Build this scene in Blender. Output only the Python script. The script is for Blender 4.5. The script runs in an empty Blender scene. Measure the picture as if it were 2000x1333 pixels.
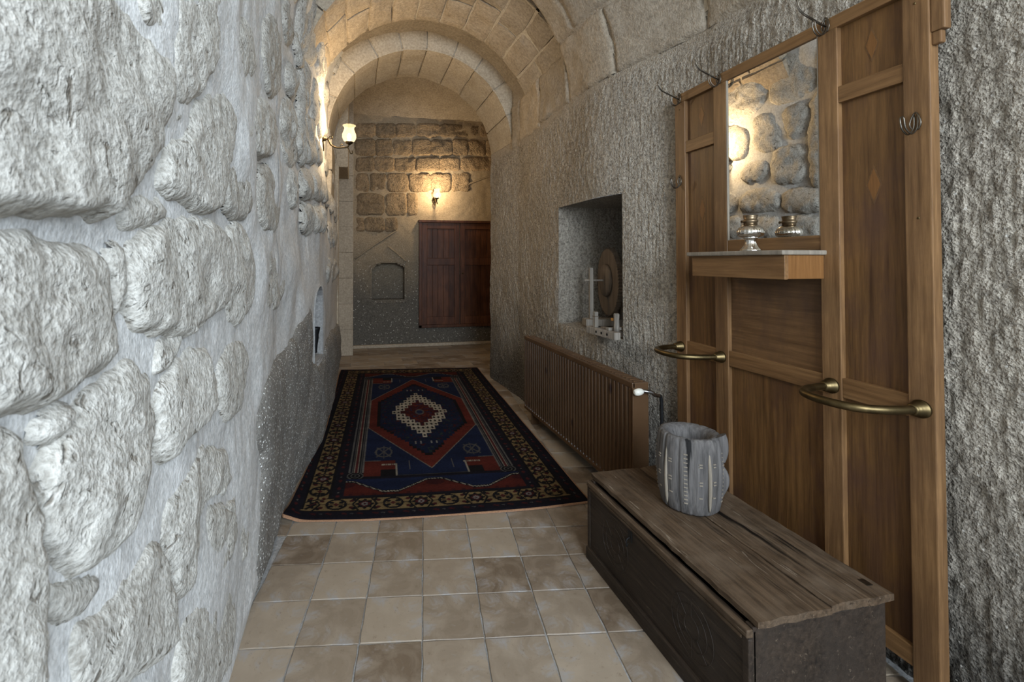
import bpy, bmesh, math, random
import numpy as np
from mathutils import Vector, Matrix, Euler
random.seed(7)
S = bpy.context.scene
COL = S.collection
# ------------------------------------------------------------------ camera
TH = math.radians(11.86); PITCH = math.radians(1.0); F = 905.0; PX = 880.0; HZ = 510.0; H = 1.23
PY = HZ - F*math.tan(PITCH)
cam_d = bpy.data.cameras.new('camera'); cam = bpy.data.objects.new('camera', cam_d); COL.objects.link(cam)
cam_d.sensor_fit = 'HORIZONTAL'; cam_d.sensor_width = 36.0; cam_d.lens = 36.0*F/2000.0
cam_d.shift_x = (1000-PX)/2000.0; cam_d.shift_y = -(666.5-PY)/2000.0
cam_d.clip_start = 0.02
cam_d.dof.use_dof = True; cam_d.dof.focus_distance = 2.6; cam_d.dof.aperture_fstop = 7.0
cam.location = (0, 0, H); cam.rotation_euler = Euler((math.pi/2+PITCH, 0, -TH), 'XYZ')
S.camera = cam
# ------------------------------------------------------------------ world, daylight, exposure
W = bpy.data.worlds.new('world'); S.world = W; W.use_nodes = True
W.node_tree.nodes['Background'].inputs[0].default_value = (0.55, 0.68, 0.9, 1)
W.node_tree.nodes['Background'].inputs[1].default_value = 0.6
def area(name, loc, target, sx, sy, power, col):
    d = bpy.data.lights.new(name, 'AREA'); d.shape = 'RECTANGLE'; d.size = sx; d.size_y = sy; d.energy = power; d.color = col
    o = bpy.data.objects.new(name, d); COL.objects.link(o); o.location = loc
    o.rotation_euler = (Vector(target)-Vector(loc)).to_track_quat('-Z', 'Y').to_euler()
    return o
area('added_daylight_rear', (0.68, -2.24, 2.12), (0.75, 1.6, 1.1), 1.5, 1.6, 215, (0.75, 0.87, 1.0))  # added area light; the rear window it fills is unseen and invented
area('added_daylight_side', (1.80, -0.90, 1.95), (-0.35, 0.7, 1.3), 0.8, 1.4, 46, (0.66, 0.82, 1.0))  # added area light from the right; its doorway is unseen and invented
S.view_settings.view_transform = 'Standard'; S.view_settings.look = 'None'
S.view_settings.exposure = 0.0; S.view_settings.gamma = 1.0
try: S.view_settings.use_curve_mapping = False
except Exception: pass
# ------------------------------------------------------------------ pixel -> point helpers
fw = np.array((math.sin(TH)*math.cos(PITCH), math.cos(TH)*math.cos(PITCH), math.sin(PITCH)))
rt = np.array((math.cos(TH), -math.sin(TH), 0.0))
up = np.array((-math.sin(TH)*math.sin(PITCH), -math.cos(TH)*math.sin(PITCH), math.cos(PITCH)))
def P(x, y, ax, v):
    d = fw + (x-PX)/F*rt + (PY-y)/F*up
    i = 'xyz'.index(ax); o = np.array((0, 0, H)); t = (v-o[i])/d[i]
    return o+t*d
# ------------------------------------------------------------------ numpy noise
def _h(i, j, k, s):
    n = (i*73856093) ^ (j*19349663) ^ (k*83492791) ^ (s*2654435 + 1013)
    n = n & 0x7fffffff
    n = (n ^ (n >> 13))*1274126177 & 0x7fffffff
    return ((n ^ (n >> 16)) & 0xffff)/32767.5-1.0
def vn(p, s=0):
    p = np.asarray(p, float); f = np.floor(p); i = f.astype(np.int64); t = p-f; t = t*t*(3-2*t)
    r = 0
    for a in (0, 1):
        for b in (0, 1):
            for c in (0, 1):
                w = (t[..., 0] if a else 1-t[..., 0])*(t[..., 1] if b else 1-t[..., 1])*(t[..., 2] if c else 1-t[..., 2])
                r = r+w*_h(i[..., 0]+a, i[..., 1]+b, i[..., 2]+c, s)
    return r
def fbm(p, o=3, s=0):
    p = np.asarray(p, float); r = 0; a = 1.0
    for k in range(o):
        r = r+a*vn(p*(2.03**k), s+k*17); a *= 0.5
    return r
def sstep(a, b, x):
    t = np.clip((np.asarray(x, float)-a)/(b-a), 0, 1); return t*t*(3-2*t)
# ------------------------------------------------------------------ object helpers
def link(name, me, mat=None, parent=None, smooth=False):
    if mat is not None and not me.materials: me.materials.append(mat)
    if smooth: me.polygons.foreach_set('use_smooth', np.ones(len(me.polygons), bool))
    o = bpy.data.objects.new(name, me); COL.objects.link(o)
    if parent is not None: o.parent = parent
    return o
def mesh(name, v, f, mat, parent=None, smooth=False):
    me = bpy.data.meshes.new(name); me.from_pydata([tuple(map(float, q)) for q in v], [], f); me.update()
    return link(name, me, mat, parent, smooth)
def grid_faces(nr, nc, keep=None):
    r, c = np.meshgrid(np.arange(nr-1), np.arange(nc-1), indexing='ij')
    a = (r*nc+c).ravel(); q = np.stack([a, a+1, a+nc+1, a+nc], 1)
    if keep is not None: q = q[keep.ravel()]
    return q
def quadmesh(name, v, q, mat, parent=None, smooth=True, flip=False):
    v = np.asarray(v, np.float32).reshape(-1, 3); q = np.asarray(q, np.int32)
    if flip: q = q[:, ::-1]
    used = np.unique(q); remap = -np.ones(len(v), np.int32); remap[used] = np.arange(len(used)); v = v[used]; q = remap[q]
    me = bpy.data.meshes.new(name); me.vertices.add(len(v)); me.vertices.foreach_set('co', np.ascontiguousarray(v).ravel())
    me.loops.add(q.size); me.loops.foreach_set('vertex_index', np.ascontiguousarray(q).ravel())
    me.polygons.add(len(q)); me.polygons.foreach_set('loop_start', np.arange(len(q), dtype=np.int32)*4)
    me.polygons.foreach_set('loop_total', np.full(len(q), 4, np.int32))
    me.update(calc_edges=True); me.validate()
    return link(name, me, mat, parent, smooth)
def tag(o, label, cat, group=None, kind=None):
    o['label'] = label
    if cat: o['category'] = cat
    if group: o['group'] = group
    if kind: o['kind'] = kind
    return o
def empty(name, loc=(0, 0, 0), rz=0.0):
    o = bpy.data.objects.new(name, None); COL.objects.link(o); o.location = loc; o.rotation_euler = (0, 0, rz); o.empty_display_size = 0.05
    return o
def box(name, lo, hi, mat, parent=None, bev=0.003, seg=2, warp=0.0):
    bm = bmesh.new(); bmesh.ops.create_cube(bm, size=1.0)
    lo = Vector(lo); hi = Vector(hi); c = (lo+hi)/2; d = hi-lo
    for v in bm.verts: v.co = Vector((v.co.x*d.x, v.co.y*d.y, v.co.z*d.z))+c
    if bev > 0: bmesh.ops.bevel(bm, geom=bm.edges[:], offset=min(bev, 0.45*min(d)), segments=seg, affect='EDGES', profile=0.6)
    if warp:
        for v in bm.verts: v.co += Vector((random.uniform(-warp, warp), random.uniform(-warp, warp), random.uniform(-warp, warp)))
    me = bpy.data.meshes.new(name); bm.to_mesh(me); bm.free()
    return link(name, me, mat, parent)
def smooth_path(pts, n=6):
    pts = [Vector(p) for p in pts]
    if len(pts) < 3: return pts
    out = []
    for i in range(len(pts)-1):
        p0 = pts[max(i-1, 0)]; p1 = pts[i]; p2 = pts[i+1]; p3 = pts[min(i+2, len(pts)-1)]
        for k in range(n):
            t = k/n
            out.append(0.5*((2*p1)+(p2-p0)*t+(2*p0-5*p1+4*p2-p3)*t*t+(3*p1-p0-3*p2+p3)*t**3))
    out.append(pts[-1]); return out
def tube_bm(bm, pts, rad, seg=8, sm=6, caps=True):
    pts = smooth_path(pts, sm); n = len(pts); rings = []
    ref = None
    for i, p in enumerate(pts):
        t = (pts[min(i+1, n-1)]-pts[max(i-1, 0)]).normalized()
        if ref is None:
            ref = t.orthogonal().normalized()
        ref = (ref-t*ref.dot(t)).normalized(); b = t.cross(ref)
        r = rad(i/(n-1)) if callable(rad) else rad
        rings.append([bm.verts.new(p+(ref*math.cos(2*math.pi*k/seg)+b*math.sin(2*math.pi*k/seg))*r) for k in range(seg)])
    for a, b in zip(rings[:-1], rings[1:]):
        for k in range(seg): bm.faces.new((a[k], a[(k+1) % seg], b[(k+1) % seg], b[k])).smooth = True
    if caps:
        bm.faces.new(rings[0][::-1]); bm.faces.new(rings[-1])
def bm_obj(name, bm, mat, parent=None):
    bmesh.ops.recalc_face_normals(bm, faces=bm.faces[:])
    me = bpy.data.meshes.new(name); bm.to_mesh(me); bm.free()
    return link(name, me, mat, parent)
def tube(name, pts, rad, mat, parent=None, seg=8, sm=6):
    bm = bmesh.new(); tube_bm(bm, pts, rad, seg, sm); return bm_obj(name, bm, mat, parent)
def lathe_bm(bm, prof, seg=32, mod=None, M=Matrix.Identity(4), close=True):
    rings = []
    for i, (r, z) in enumerate(prof):
        ring = []
        for k in range(seg):
            a = 2*math.pi*k/seg; rr = r*(mod(a, z, i) if mod else 1.0)
            ring.append(bm.verts.new(M @ Vector((rr*math.cos(a), rr*math.sin(a), z))))
        rings.append(ring)
    for a, b in zip(rings[:-1], rings[1:]):
        for k in range(seg): bm.faces.new((a[k], a[(k+1) % seg], b[(k+1) % seg], b[k])).smooth = True
    if close:
        bm.faces.new(rings[0][::-1]); bm.faces.new(rings[-1])
def lathe(name, prof, mat, parent=None, seg=32, mod=None, M=Matrix.Identity(4), close=True):
    bm = bmesh.new(); lathe_bm(bm, prof, seg, mod, M, close); return bm_obj(name, bm, mat, parent)
# ------------------------------------------------------------------ materials
class NT:
    def __init__(s, name):
        s.m = bpy.data.materials.new(name); s.m.use_nodes = True; s.t = s.m.node_tree; s.n = s.t.nodes; s.b = s.n['Principled BSDF']
        s.co = s.n.new('ShaderNodeTexCoord').outputs['Object']
    def lk(s, a, b): s.t.links.new(a, b)
    def mp(s, sc, rot=(0, 0, 0), src=None):
        q = s.n.new('ShaderNodeMapping'); q.inputs['Scale'].default_value = sc; q.inputs['Rotation'].default_value = rot
        s.lk(src or s.co, q.inputs['Vector']); return q.outputs[0]
    def noise(s, v, sc, det=4, rough=0.55, dist=0.0):
        q = s.n.new('ShaderNodeTexNoise'); q.inputs['Scale'].default_value = sc; q.inputs['Detail'].default_value = det
        q.inputs['Roughness'].default_value = rough; q.inputs['Distortion'].default_value = dist
        s.lk(v, q.inputs['Vector']); return q.outputs[0]
    def vor(s, v, sc, feat='F1', out='Distance', rnd=1.0):
        q = s.n.new('ShaderNodeTexVoronoi'); q.feature = feat; q.inputs['Scale'].default_value = sc; q.inputs['Randomness'].default_value = rnd
        s.lk(v, q.inputs['Vector']); return q.outputs[out]
    def ramp(s, f, stops, interp='LINEAR'):
        q = s.n.new('ShaderNodeValToRGB'); e = q.color_ramp.elements; q.color_ramp.interpolation = interp
        while len(e) < len(stops): e.new(0.5)
        for k, (p, c) in enumerate(stops):
            e[k].position = p; e[k].color = c if len(c) == 4 else (*c, 1)
        s.lk(f, q.inputs[0]); return q.outputs[0]
    def mix(s, f, a, b, mode='MIX'):
        q = s.n.new('ShaderNodeMix'); q.data_type = 'RGBA'; q.blend_type = mode
        for val, i in ((f, 0), (a, 6), (b, 7)):
            if isinstance(val, (int, float)): q.inputs[i].default_value = val
            elif isinstance(val, tuple): q.inputs[i].default_value = val if len(val) == 4 else (*val, 1)
            else: s.lk(val, q.inputs[i])
        return q.outputs[2]
    def math(s, op, a, b=0.0):
        q = s.n.new('ShaderNodeMath'); q.operation = op
        for val, i in ((a, 0), (b, 1)):
            if isinstance(val, (int, float)): q.inputs[i].default_value = val
            else: s.lk(val, q.inputs[i])
        return q.outputs[0]
    def bump(s, h, strength, dist=0.01, prev=None):
        q = s.n.new('ShaderNodeBump'); q.inputs['Strength'].default_value = strength; q.inputs['Distance'].default_value = dist
        s.lk(h, q.inputs['Height'])
        if prev is not None: s.lk(prev, q.inputs['Normal'])
        return q.outputs[0]
    def done(s, col=None, rough=0.8, nrm=None, metal=0.0, spec=0.3):
        if col is not None:
            if isinstance(col, tuple): s.b.inputs['Base Color'].default_value = (*col, 1)
            else: s.lk(col, s.b.inputs['Base Color'])
        if isinstance(rough, (int, float)): s.b.inputs['Roughness'].default_value = rough
        else: s.lk(rough, s.b.inputs['Roughness'])
        s.b.inputs['Metallic'].default_value = metal; s.b.inputs['Specular IOR Level'].default_value = spec
        if nrm is not None: s.lk(nrm, s.b.inputs['Normal'])
        return s.m
    def rnd(s): return s.n.new('ShaderNodeObjectInfo').outputs['Random']

def stone_mat(name, dark, light, sc=9.0, grain=130.0, bump=0.6, dist=0.006, speck=0.0, speck_col=(0.75, 0.73, 0.68), stretch=(1, 1, 1), vary=0.12, pits=0.0):
    t = NT(name); v = t.mp(stretch)
    n1 = t.noise(v, sc, 6, 0.62); n2 = t.noise(v, grain*0.45, 5, 0.7); n3 = t.vor(v, grain)
    c = t.ramp(n1, [(0.32, dark), (0.68, light)])
    c = t.mix(0.55, c, t.ramp(n2, [(0.3, tuple(0.55*x for x in dark)), (0.7, tuple(min(1, 1.25*x) for x in light))]))
    if vary:
        c = t.mix(1.0, c, t.ramp(t.rnd(), [(0, (1-vary,)*3), (1, (1+0*vary, 1-0.1*vary, 1-0.25*vary))]), 'MULTIPLY')
    if speck:
        sp = t.vor(v, grain*0.35, 'F1', 'Distance')
        c = t.mix(t.ramp(sp, [(speck, (1, 1, 1)), (speck+0.06, (0, 0, 0))]), c, speck_col)
    h = t.math('ADD', t.math('MULTIPLY', n2, 1.0), t.math('MULTIPLY', n3, 0.6))
    h = t.math('ADD', h, t.math('MULTIPLY', t.noise(v, sc*3, 4, 0.6), 1.4))
    if pits:
        pv = t.ramp(t.noise(v, sc*6, 2, 0.5), [(0.28, (0, 0, 0)), (0.4, (1, 1, 1))])
        h = t.math('ADD', h, t.math('MULTIPLY', pv, pits))
    return t.done(c, 0.92, t.bump(h, bump, dist), spec=0.15)
M = {}
M['plaster'] = stone_mat('lime_plaster', (0.50, 0.485, 0.455), (0.67, 0.65, 0.615), 3.5, 170, 0.45, 0.004, vary=0, stretch=(1, 1, 0.8))
def rubble_mat():
    t = NT('rubble_stone'); v = t.mp((1, 1, 1))
    n1 = t.noise(v, 5, 5, 0.6); n2 = t.noise(v, 38, 4, 0.62, 0.4); n3 = t.noise(v, 105, 3, 0.6); pit = t.noise(v, 30, 3, 0.6, 0.8)
    c = t.ramp(n1, [(0.3, (0.46, 0.43, 0.38)), (0.7, (0.64, 0.605, 0.545))])
    c = t.mix(0.45, c, t.ramp(n2, [(0.32, (0.24, 0.215, 0.175)), (0.62, (0.76, 0.73, 0.67))]))
    c = t.mix(0.38, c, t.ramp(n3, [(0.34, (0.16, 0.14, 0.11)), (0.60, (0.80, 0.77, 0.71))]))
    c = t.mix(t.ramp(pit, [(0.30, (0.75, 0.75, 0.75)), (0.36, (0, 0, 0))]), c, (0.17, 0.14, 0.105))
    c = t.mix(1.0, c, t.ramp(t.rnd(), [(0, (0.74, 0.73, 0.71)), (1, (0.90, 0.895, 0.88))]), 'MULTIPLY')
    amp = t.ramp(n1, [(0.35, (0.45,)*3), (0.65, (1, 1, 1))])
    h = t.math('ADD', t.math('MULTIPLY', n2, 0.7), t.math('MULTIPLY', t.math('MULTIPLY', n3, amp), 1.25))
    h = t.math('ADD', h, t.math('MULTIPLY', t.ramp(pit, [(0.30, (0, 0, 0)), (0.40, (1, 1, 1))]), 0.5))
    return t.done(c, 0.93, t.bump(h, 1.0, 0.0062), spec=0.12)
M['rubble'] = rubble_mat()
M['bedrock'] = stone_mat('speckled_bedrock', (0.16, 0.145, 0.125), (0.27, 0.25, 0.22), 6, 190, 0.9, 0.006, speck=0.2, vary=0)
M['arch'] = stone_mat('pale_arch_stone', (0.36, 0.30, 0.22), (0.52, 0.45, 0.35), 6, 120, 0.35, 0.004, vary=0.14)
M['vault'] = stone_mat('tan_vault_stone', (0.285, 0.235, 0.175), (0.46, 0.395, 0.31), 7, 110, 0.6, 0.006, vary=0.25)
M['joint'] = stone_mat('joint_mortar', (0.36, 0.31, 0.24), (0.50, 0.44, 0.35), 6, 140, 0.45, 0.004, vary=0)
M['ashlar'] = stone_mat('brown_ashlar', (0.19, 0.135, 0.08), (0.38, 0.29, 0.19), 8, 70, 0.9, 0.014, vary=0.3, pits=0.5)
M['cream'] = stone_mat('cream_render', (0.33, 0.275, 0.205), (0.45, 0.38, 0.29), 4, 120, 0.35, 0.004, vary=0)
def chisel_mat():
    t = NT('chiselled_tuff')
    v = t.mp((1, 1, 1)); vs = t.mp((1, 1, 0.30), (0.12, 0, 0))
    n1 = t.noise(v, 3.0, 6, 0.6); g = t.noise(v, 75, 4, 0.68); vo = t.vor(v, 150); ch = t.noise(vs, 55, 3, 0.6)
    c = t.ramp(n1, [(0.3, (0.28, 0.24, 0.19)), (0.7, (0.46, 0.40, 0.32))])
    c = t.mix(0.6, c, t.ramp(g, [(0.36, (0.10, 0.083, 0.062)), (0.62, (0.66, 0.585, 0.48))]))
    c = t.mix(0.22, c, t.ramp(ch, [(0.38, (0.12, 0.10, 0.08)), (0.6, (0.52, 0.455, 0.375))]))
    # the rock itself is a darker, glassier ash low down
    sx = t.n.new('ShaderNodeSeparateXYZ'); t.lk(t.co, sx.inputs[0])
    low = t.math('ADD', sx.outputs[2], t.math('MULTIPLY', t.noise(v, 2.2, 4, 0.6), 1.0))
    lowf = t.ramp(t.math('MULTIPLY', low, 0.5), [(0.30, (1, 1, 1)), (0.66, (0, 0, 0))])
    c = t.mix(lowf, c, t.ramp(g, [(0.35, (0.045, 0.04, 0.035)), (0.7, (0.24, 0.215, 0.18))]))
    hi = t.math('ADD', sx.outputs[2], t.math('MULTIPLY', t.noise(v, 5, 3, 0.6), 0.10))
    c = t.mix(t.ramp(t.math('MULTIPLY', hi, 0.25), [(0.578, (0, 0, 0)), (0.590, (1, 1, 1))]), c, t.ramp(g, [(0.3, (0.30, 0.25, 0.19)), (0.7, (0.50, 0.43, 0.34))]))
    sp = t.vor(v, 42); c = t.mix(t.ramp(sp, [(0.10, (1, 1, 1)), (0.16, (0, 0, 0))]), c, (0.52, 0.48, 0.42))
    h = t.math('ADD', t.math('MULTIPLY', ch, 0.8), t.math('ADD', t.math('MULTIPLY', g, 1.7), t.math('MULTIPLY', vo, 0.5)))
    return t.done(c, 0.93, t.bump(h, 1.0, 0.012), spec=0.15)
M['chisel'] = chisel_mat()
def far_mat():
    t = NT('far_wall_tuff'); v = t.mp((1, 1, 1)); g = t.noise(v, 60, 5, 0.7)
    sx = t.n.new('ShaderNodeSeparateXYZ'); t.lk(t.co, sx.inputs[0])
    f = t.math('ADD', sx.outputs[2], t.math('MULTIPLY', t.noise(v, 2.0, 4, 0.6), 0.7))
    f = t.math('ADD', f, t.math('MULTIPLY', sx.outputs[0], 0.05))
    c = t.mix(t.ramp(t.math('MULTIPLY', f, 0.4), [(0.40, (0, 0, 0)), (0.86, (1, 1, 1))]), t.ramp(g, [(0.3, (0.055, 0.050, 0.042)), (0.7, (0.17, 0.155, 0.13))]), t.ramp(g, [(0.3, (0.25, 0.19, 0.12)), (0.7, (0.42, 0.34, 0.235))]))
    sp = t.vor(v, 26); low = t.ramp(t.math('MULTIPLY', f, 0.4), [(0.55, (1, 1, 1)), (0.8, (0, 0, 0))])
    c = t.mix(t.math('MULTIPLY', low, t.ramp(sp, [(0.13, (1, 1, 1)), (0.19, (0, 0, 0))])), c, (0.50, 0.47, 0.41))
    return t.done(c, 0.93, t.bump(g, 0.7, 0.008), spec=0.15)
M['far'] = far_mat()
def tile_mat():
    t = NT('travertine'); v = t.mp((1, 1, 1))
    n1 = t.noise(v, 9, 6, 0.65, 0.6); n2 = t.noise(v, 45, 6, 0.7)
    a = t.n.new('ShaderNodeAttribute'); a.attribute_type = 'OBJECT'; a.attribute_name = 'tone'
    c = t.mix(t.rnd(), (0.125, 0.088, 0.058), (0.295, 0.235, 0.172))
    c = t.mix(t.ramp(n1, [(0.42, (0, 0, 0)), (0.66, (0.5, 0.5, 0.5))]), c, (0.37, 0.30, 0.225))
    c = t.mix(t.ramp(t.noise(v, 6, 5, 0.7, 1.0), [(0.52, (0, 0, 0)), (0.64, (0.8, 0.8, 0.8))]), c, (0.29, 0.275, 0.262))
    c = t.mix(t.ramp(n2, [(0.31, (0.8,)*3), (0.42, (0, 0, 0))]), c, (0.16, 0.115, 0.075))
    return t.done(c, t.ramp(n1, [(0.3, (0.36,)*3), (0.7, (0.6,)*3)]), t.bump(t.math('ADD', n1, t.math('MULTIPLY', n2, 0.6)), 0.25, 0.004), spec=0.35)
M['tile'] = tile_mat()
M['grout'] = stone_mat('grout', (0.25, 0.245, 0.235), (0.36, 0.35, 0.335), 12, 160, 0.4, 0.003, vary=0)
def wood_mat(name, dark, light, axis='z', rough=0.5, sc=26, mottle=None, bump=0.25, vary=0.15, spec=0.35, cracks=0.0, scratch=None):
    t = NT(name); st = {'x': (0.055, 1, 1), 'y': (1, 0.055, 1), 'z': (1, 1, 0.055)}[axis]
    v = t.mp(st); g = t.noise(v, sc*3.2, 6, 0.65, 0.3); w = t.noise(v, sc*0.5, 4, 0.6, 1.4)
    c = t.ramp(t.math('ADD', t.math('MULTIPLY', g, 0.6), t.math('MULTIPLY', w, 0.4)), [(0.34, dark), (0.62, light)])
    if mottle: c = t.mix(t.ramp(t.noise(t.mp((1, 1, 0.45)), 7, 5, 0.65), [(0.45, (0, 0, 0)), (0.68, (0.8,)*3)]), c, mottle)
    if vary: c = t.mix(1.0, c, t.ramp(t.rnd(), [(0, (1-vary,)*3), (1, (1, 1, 1))]), 'MULTIPLY')
    h = g
    if cracks:
        cr = t.ramp(t.noise(t.mp(tuple(0.6*x for x in st)), sc*1.6, 3, 0.5), [(0.30, (0, 0, 0)), (0.36, (1, 1, 1))])
        c = t.mix(cr, tuple(0.25*x for x in dark), c); h = t.math('ADD', g, t.math('MULTIPLY', cr, cracks))
    if scratch:
        sc_ = t.noise(t.mp(tuple(2.2*x for x in st), (0.0, 0.0, 0.35)), sc*1.3, 3, 0.7, 1.5)
        c = t.mix(t.ramp(sc_, [(0.64, (0, 0, 0)), (0.70, (0.85,)*3)]), c, scratch)
        c = t.mix(t.ramp(t.vor(t.mp((1, 1, 1)), 95), [(0.07, (0.6,)*3), (0.12, (0, 0, 0))]), c, tuple(0.3*x for x in dark))
    return t.done(c, rough, t.bump(h, bump, 0.003), spec=spec)
M['oak_z'] = wood_mat('oak_upright', (0.085, 0.041, 0.015), (0.25, 0.135, 0.057), 'z', 0.45, 26, (0.12, 0.062, 0.028), 0.4)
M['oak_y'] = wood_mat('oak_rail', (0.105, 0.050, 0.017), (0.235, 0.124, 0.050), 'y', 0.45)
M['oak_panel'] = wood_mat('oak_panel', (0.055, 0.024, 0.008), (0.18, 0.090, 0.031), 'z', 0.42, 24, (0.080, 0.038, 0.024), 0.4)
M['oak_panel_y'] = wood_mat('oak_panel_cross', (0.085, 0.042, 0.016), (0.18, 0.095, 0.040), 'y', 0.42, 30, (0.075, 0.040, 0.024))
M['inlay'] = wood_mat('inlay_veneer', (0.13, 0.055, 0.015), (0.22, 0.10, 0.032), 'z', 0.4, 40)
M['chest_dark'] = wood_mat('chest_side', (0.008, 0.0055, 0.004), (0.045, 0.030, 0.020), 'y', 0.55, 22, (0.034, 0.025, 0.019), 0.9, 0.1, 0.25, 0.0, (0.11, 0.080, 0.055))
M['chest_lid'] = wood_mat('chest_lid', (0.022, 0.013, 0.007), (0.125, 0.080, 0.047), 'y', 0.62, 26, (0.125, 0.088, 0.058), 1.0, 0.25, 0.22, 0.8, (0.24, 0.19, 0.14))
M['grey_wood'] = wood_mat('weathered_wood', (0.040, 0.036, 0.034), (0.165, 0.150, 0.139), 'z', 0.75, 34, (0.12, 0.11, 0.105), 0.8, 0.1, 0.2, 0.5)
M['pale_wood'] = wood_mat('pale_bare_wood', (0.17, 0.14, 0.105), (0.29, 0.245, 0.19), 'z', 0.7, 34)
M['tool_wood'] = wood_mat('tool_wood', (0.13, 0.11, 0.088), (0.34, 0.30, 0.25), 'z', 0.75, 30)
M['gear_wood'] = wood_mat('gear_wood', (0.07, 0.052, 0.036), (0.16, 0.12, 0.086), 'z', 0.75, 24)
M['pine_dark'] = wood_mat('stained_pine', (0.040, 0.013, 0.006), (0.150, 0.058, 0.026), 'z', 0.45, 22, (0.045, 0.015, 0.007), 0.4, 0.35, 0.22)
def simple(name, col, rough=0.5, metal=0.0, nsc=40, var=0.25, bump=0.1, spec=0.4):
    t = NT(name); n = t.noise(t.mp((1, 1, 1)), nsc, 4, 0.6)
    c = t.ramp(n, [(0.3, tuple(x*(1-var) for x in col)), (0.7, tuple(min(1, x*(1+var)) for x in col))])
    return t.done(c, rough, t.bump(n, bump, 0.002), metal, spec)
M['brass'] = simple('aged_brass', (0.125, 0.090, 0.042), 0.42, 1.0, 30, 0.35)
M['hook_metal'] = simple('tarnished_wire', (0.15, 0.13, 0.105), 0.36, 1.0, 60, 0.3)
M['iron'] = simple('dark_iron', (0.016, 0.016, 0.017), 0.5, 0.6, 30, 0.3)
M['bronze'] = simple('bronze_casting', (0.06, 0.040, 0.018), 0.45, 0.9, 60, 0.35)
M['silver'] = simple('silvered_glass', (0.72, 0.68, 0.62), 0.10, 1.0, 25, 0.10, 0.03)
M['collar'] = simple('lamp_collar', (0.20, 0.145, 0.09), 0.4, 1.0, 60, 0.3)
M['white_plastic'] = simple('white_plastic', (0.72, 0.69, 0.60), 0.35, 0, 20, 0.04, 0.0)
M['chrome'] = simple('chrome', (0.5, 0.5, 0.5), 0.2, 1.0, 20, 0.1, 0.0)
def rad_mat():
    t = NT('brown_enamel'); n = t.noise(t.mp((1, 1, 1)), 5, 4, 0.6)
    c = t.ramp(n, [(0.3, (0.070, 0.036, 0.016)), (0.7, (0.100, 0.053, 0.025))])
    k = t.vor(t.mp((1, 1, 0.7)), 6.5); c = t.mix(t.ramp(k, [(0.08, (1, 1, 1)), (0.15, (0, 0, 0))]), c, (0.026, 0.010, 0.005))
    return t.done(c, 0.36, t.bump(t.noise(t.mp((1, 1, 1)), 90, 2), 0.05, 0.001), spec=0.45)
M['radiator'] = rad_mat()
def mirror_mat():
    t = NT('old_mirror'); n = t.noise(t.mp((1, 1, 1)), 6, 4, 0.6)
    return t.done(t.ramp(n, [(0.3, (0.70, 0.69, 0.66)), (0.7, (0.80, 0.79, 0.76))]), 0.012, None, 1.0)
M['mirror'] = mirror_mat()
def shade_mat():
    t = NT('lit_opal_glass'); e = t.n.new('ShaderNodeEmission'); tr = t.n.new('ShaderNodeBsdfTransparent'); mx = t.n.new('ShaderNodeMixShader')
    n = t.noise(t.mp((1, 1, 1)), 40, 2)
    t.lk(t.ramp(n, [(0.3, (1.0, 0.70, 0.32)), (0.7, (1.0, 0.80, 0.46))]), e.inputs[0]); e.inputs[1].default_value = 2.6
    mx.inputs[0].default_value = 0.45; t.lk(tr.outputs[0], mx.inputs[1]); t.lk(e.outputs[0], mx.inputs[2])
    t.lk(mx.outputs[0], t.n['Material Output'].inputs['Surface']); return t.m
M['shade'] = shade_mat()
def bulb_mat():
    t = NT('lit_bulb'); e = t.n.new('ShaderNodeEmission'); n = t.noise(t.mp((1, 1, 1)), 10, 1)
    t.lk(t.ramp(n, [(0, (1, 0.8, 0.5)), (1, (1, 0.85, 0.6))]), e.inputs[0]); e.inputs[1].default_value = 18
    t.lk(e.outputs[0], t.n['Material Output'].inputs['Surface']); return t.m
M['bulb'] = bulb_mat()
def rug_mat():
    t = NT('rug_pile'); a = t.n.new('ShaderNodeAttribute'); a.attribute_name = 'knots'
    n = t.noise(t.mp((1, 1, 1)), 260, 3, 0.7); m = t.noise(t.mp((1, 1, 1)), 5, 4, 0.6)
    c = t.mix(0.75, a.outputs['Color'], t.ramp(n, [(0.3, (0.45,)*3), (0.7, (1.25,)*3)]), 'MULTIPLY')
    c = t.mix(0.6, c, t.ramp(m, [(0.3, (0.65,)*3), (0.7, (1.2,)*3)]), 'MULTIPLY')
    return t.done(c, 0.95, t.bump(n, 0.5, 0.003), spec=0.08)
M['rug'] = rug_mat()
M['selvedge'] = simple('rug_selvedge', (0.30, 0.165, 0.095), 0.9, 0, 200, 0.3, 0.4, 0.1)
M['ochre'] = simple('ochre_glow_and_wedge', (0.36, 0.17, 0.045), 0.9, 0, 30, 0.3, 0.3, 0.1)  # warm glow put into the colour at the recess back; also colours the wedge
M['void'] = simple('unlit_rock', (0.05, 0.045, 0.04), 0.95, 0, 30, 0.3, 0.3, 0.1)
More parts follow.
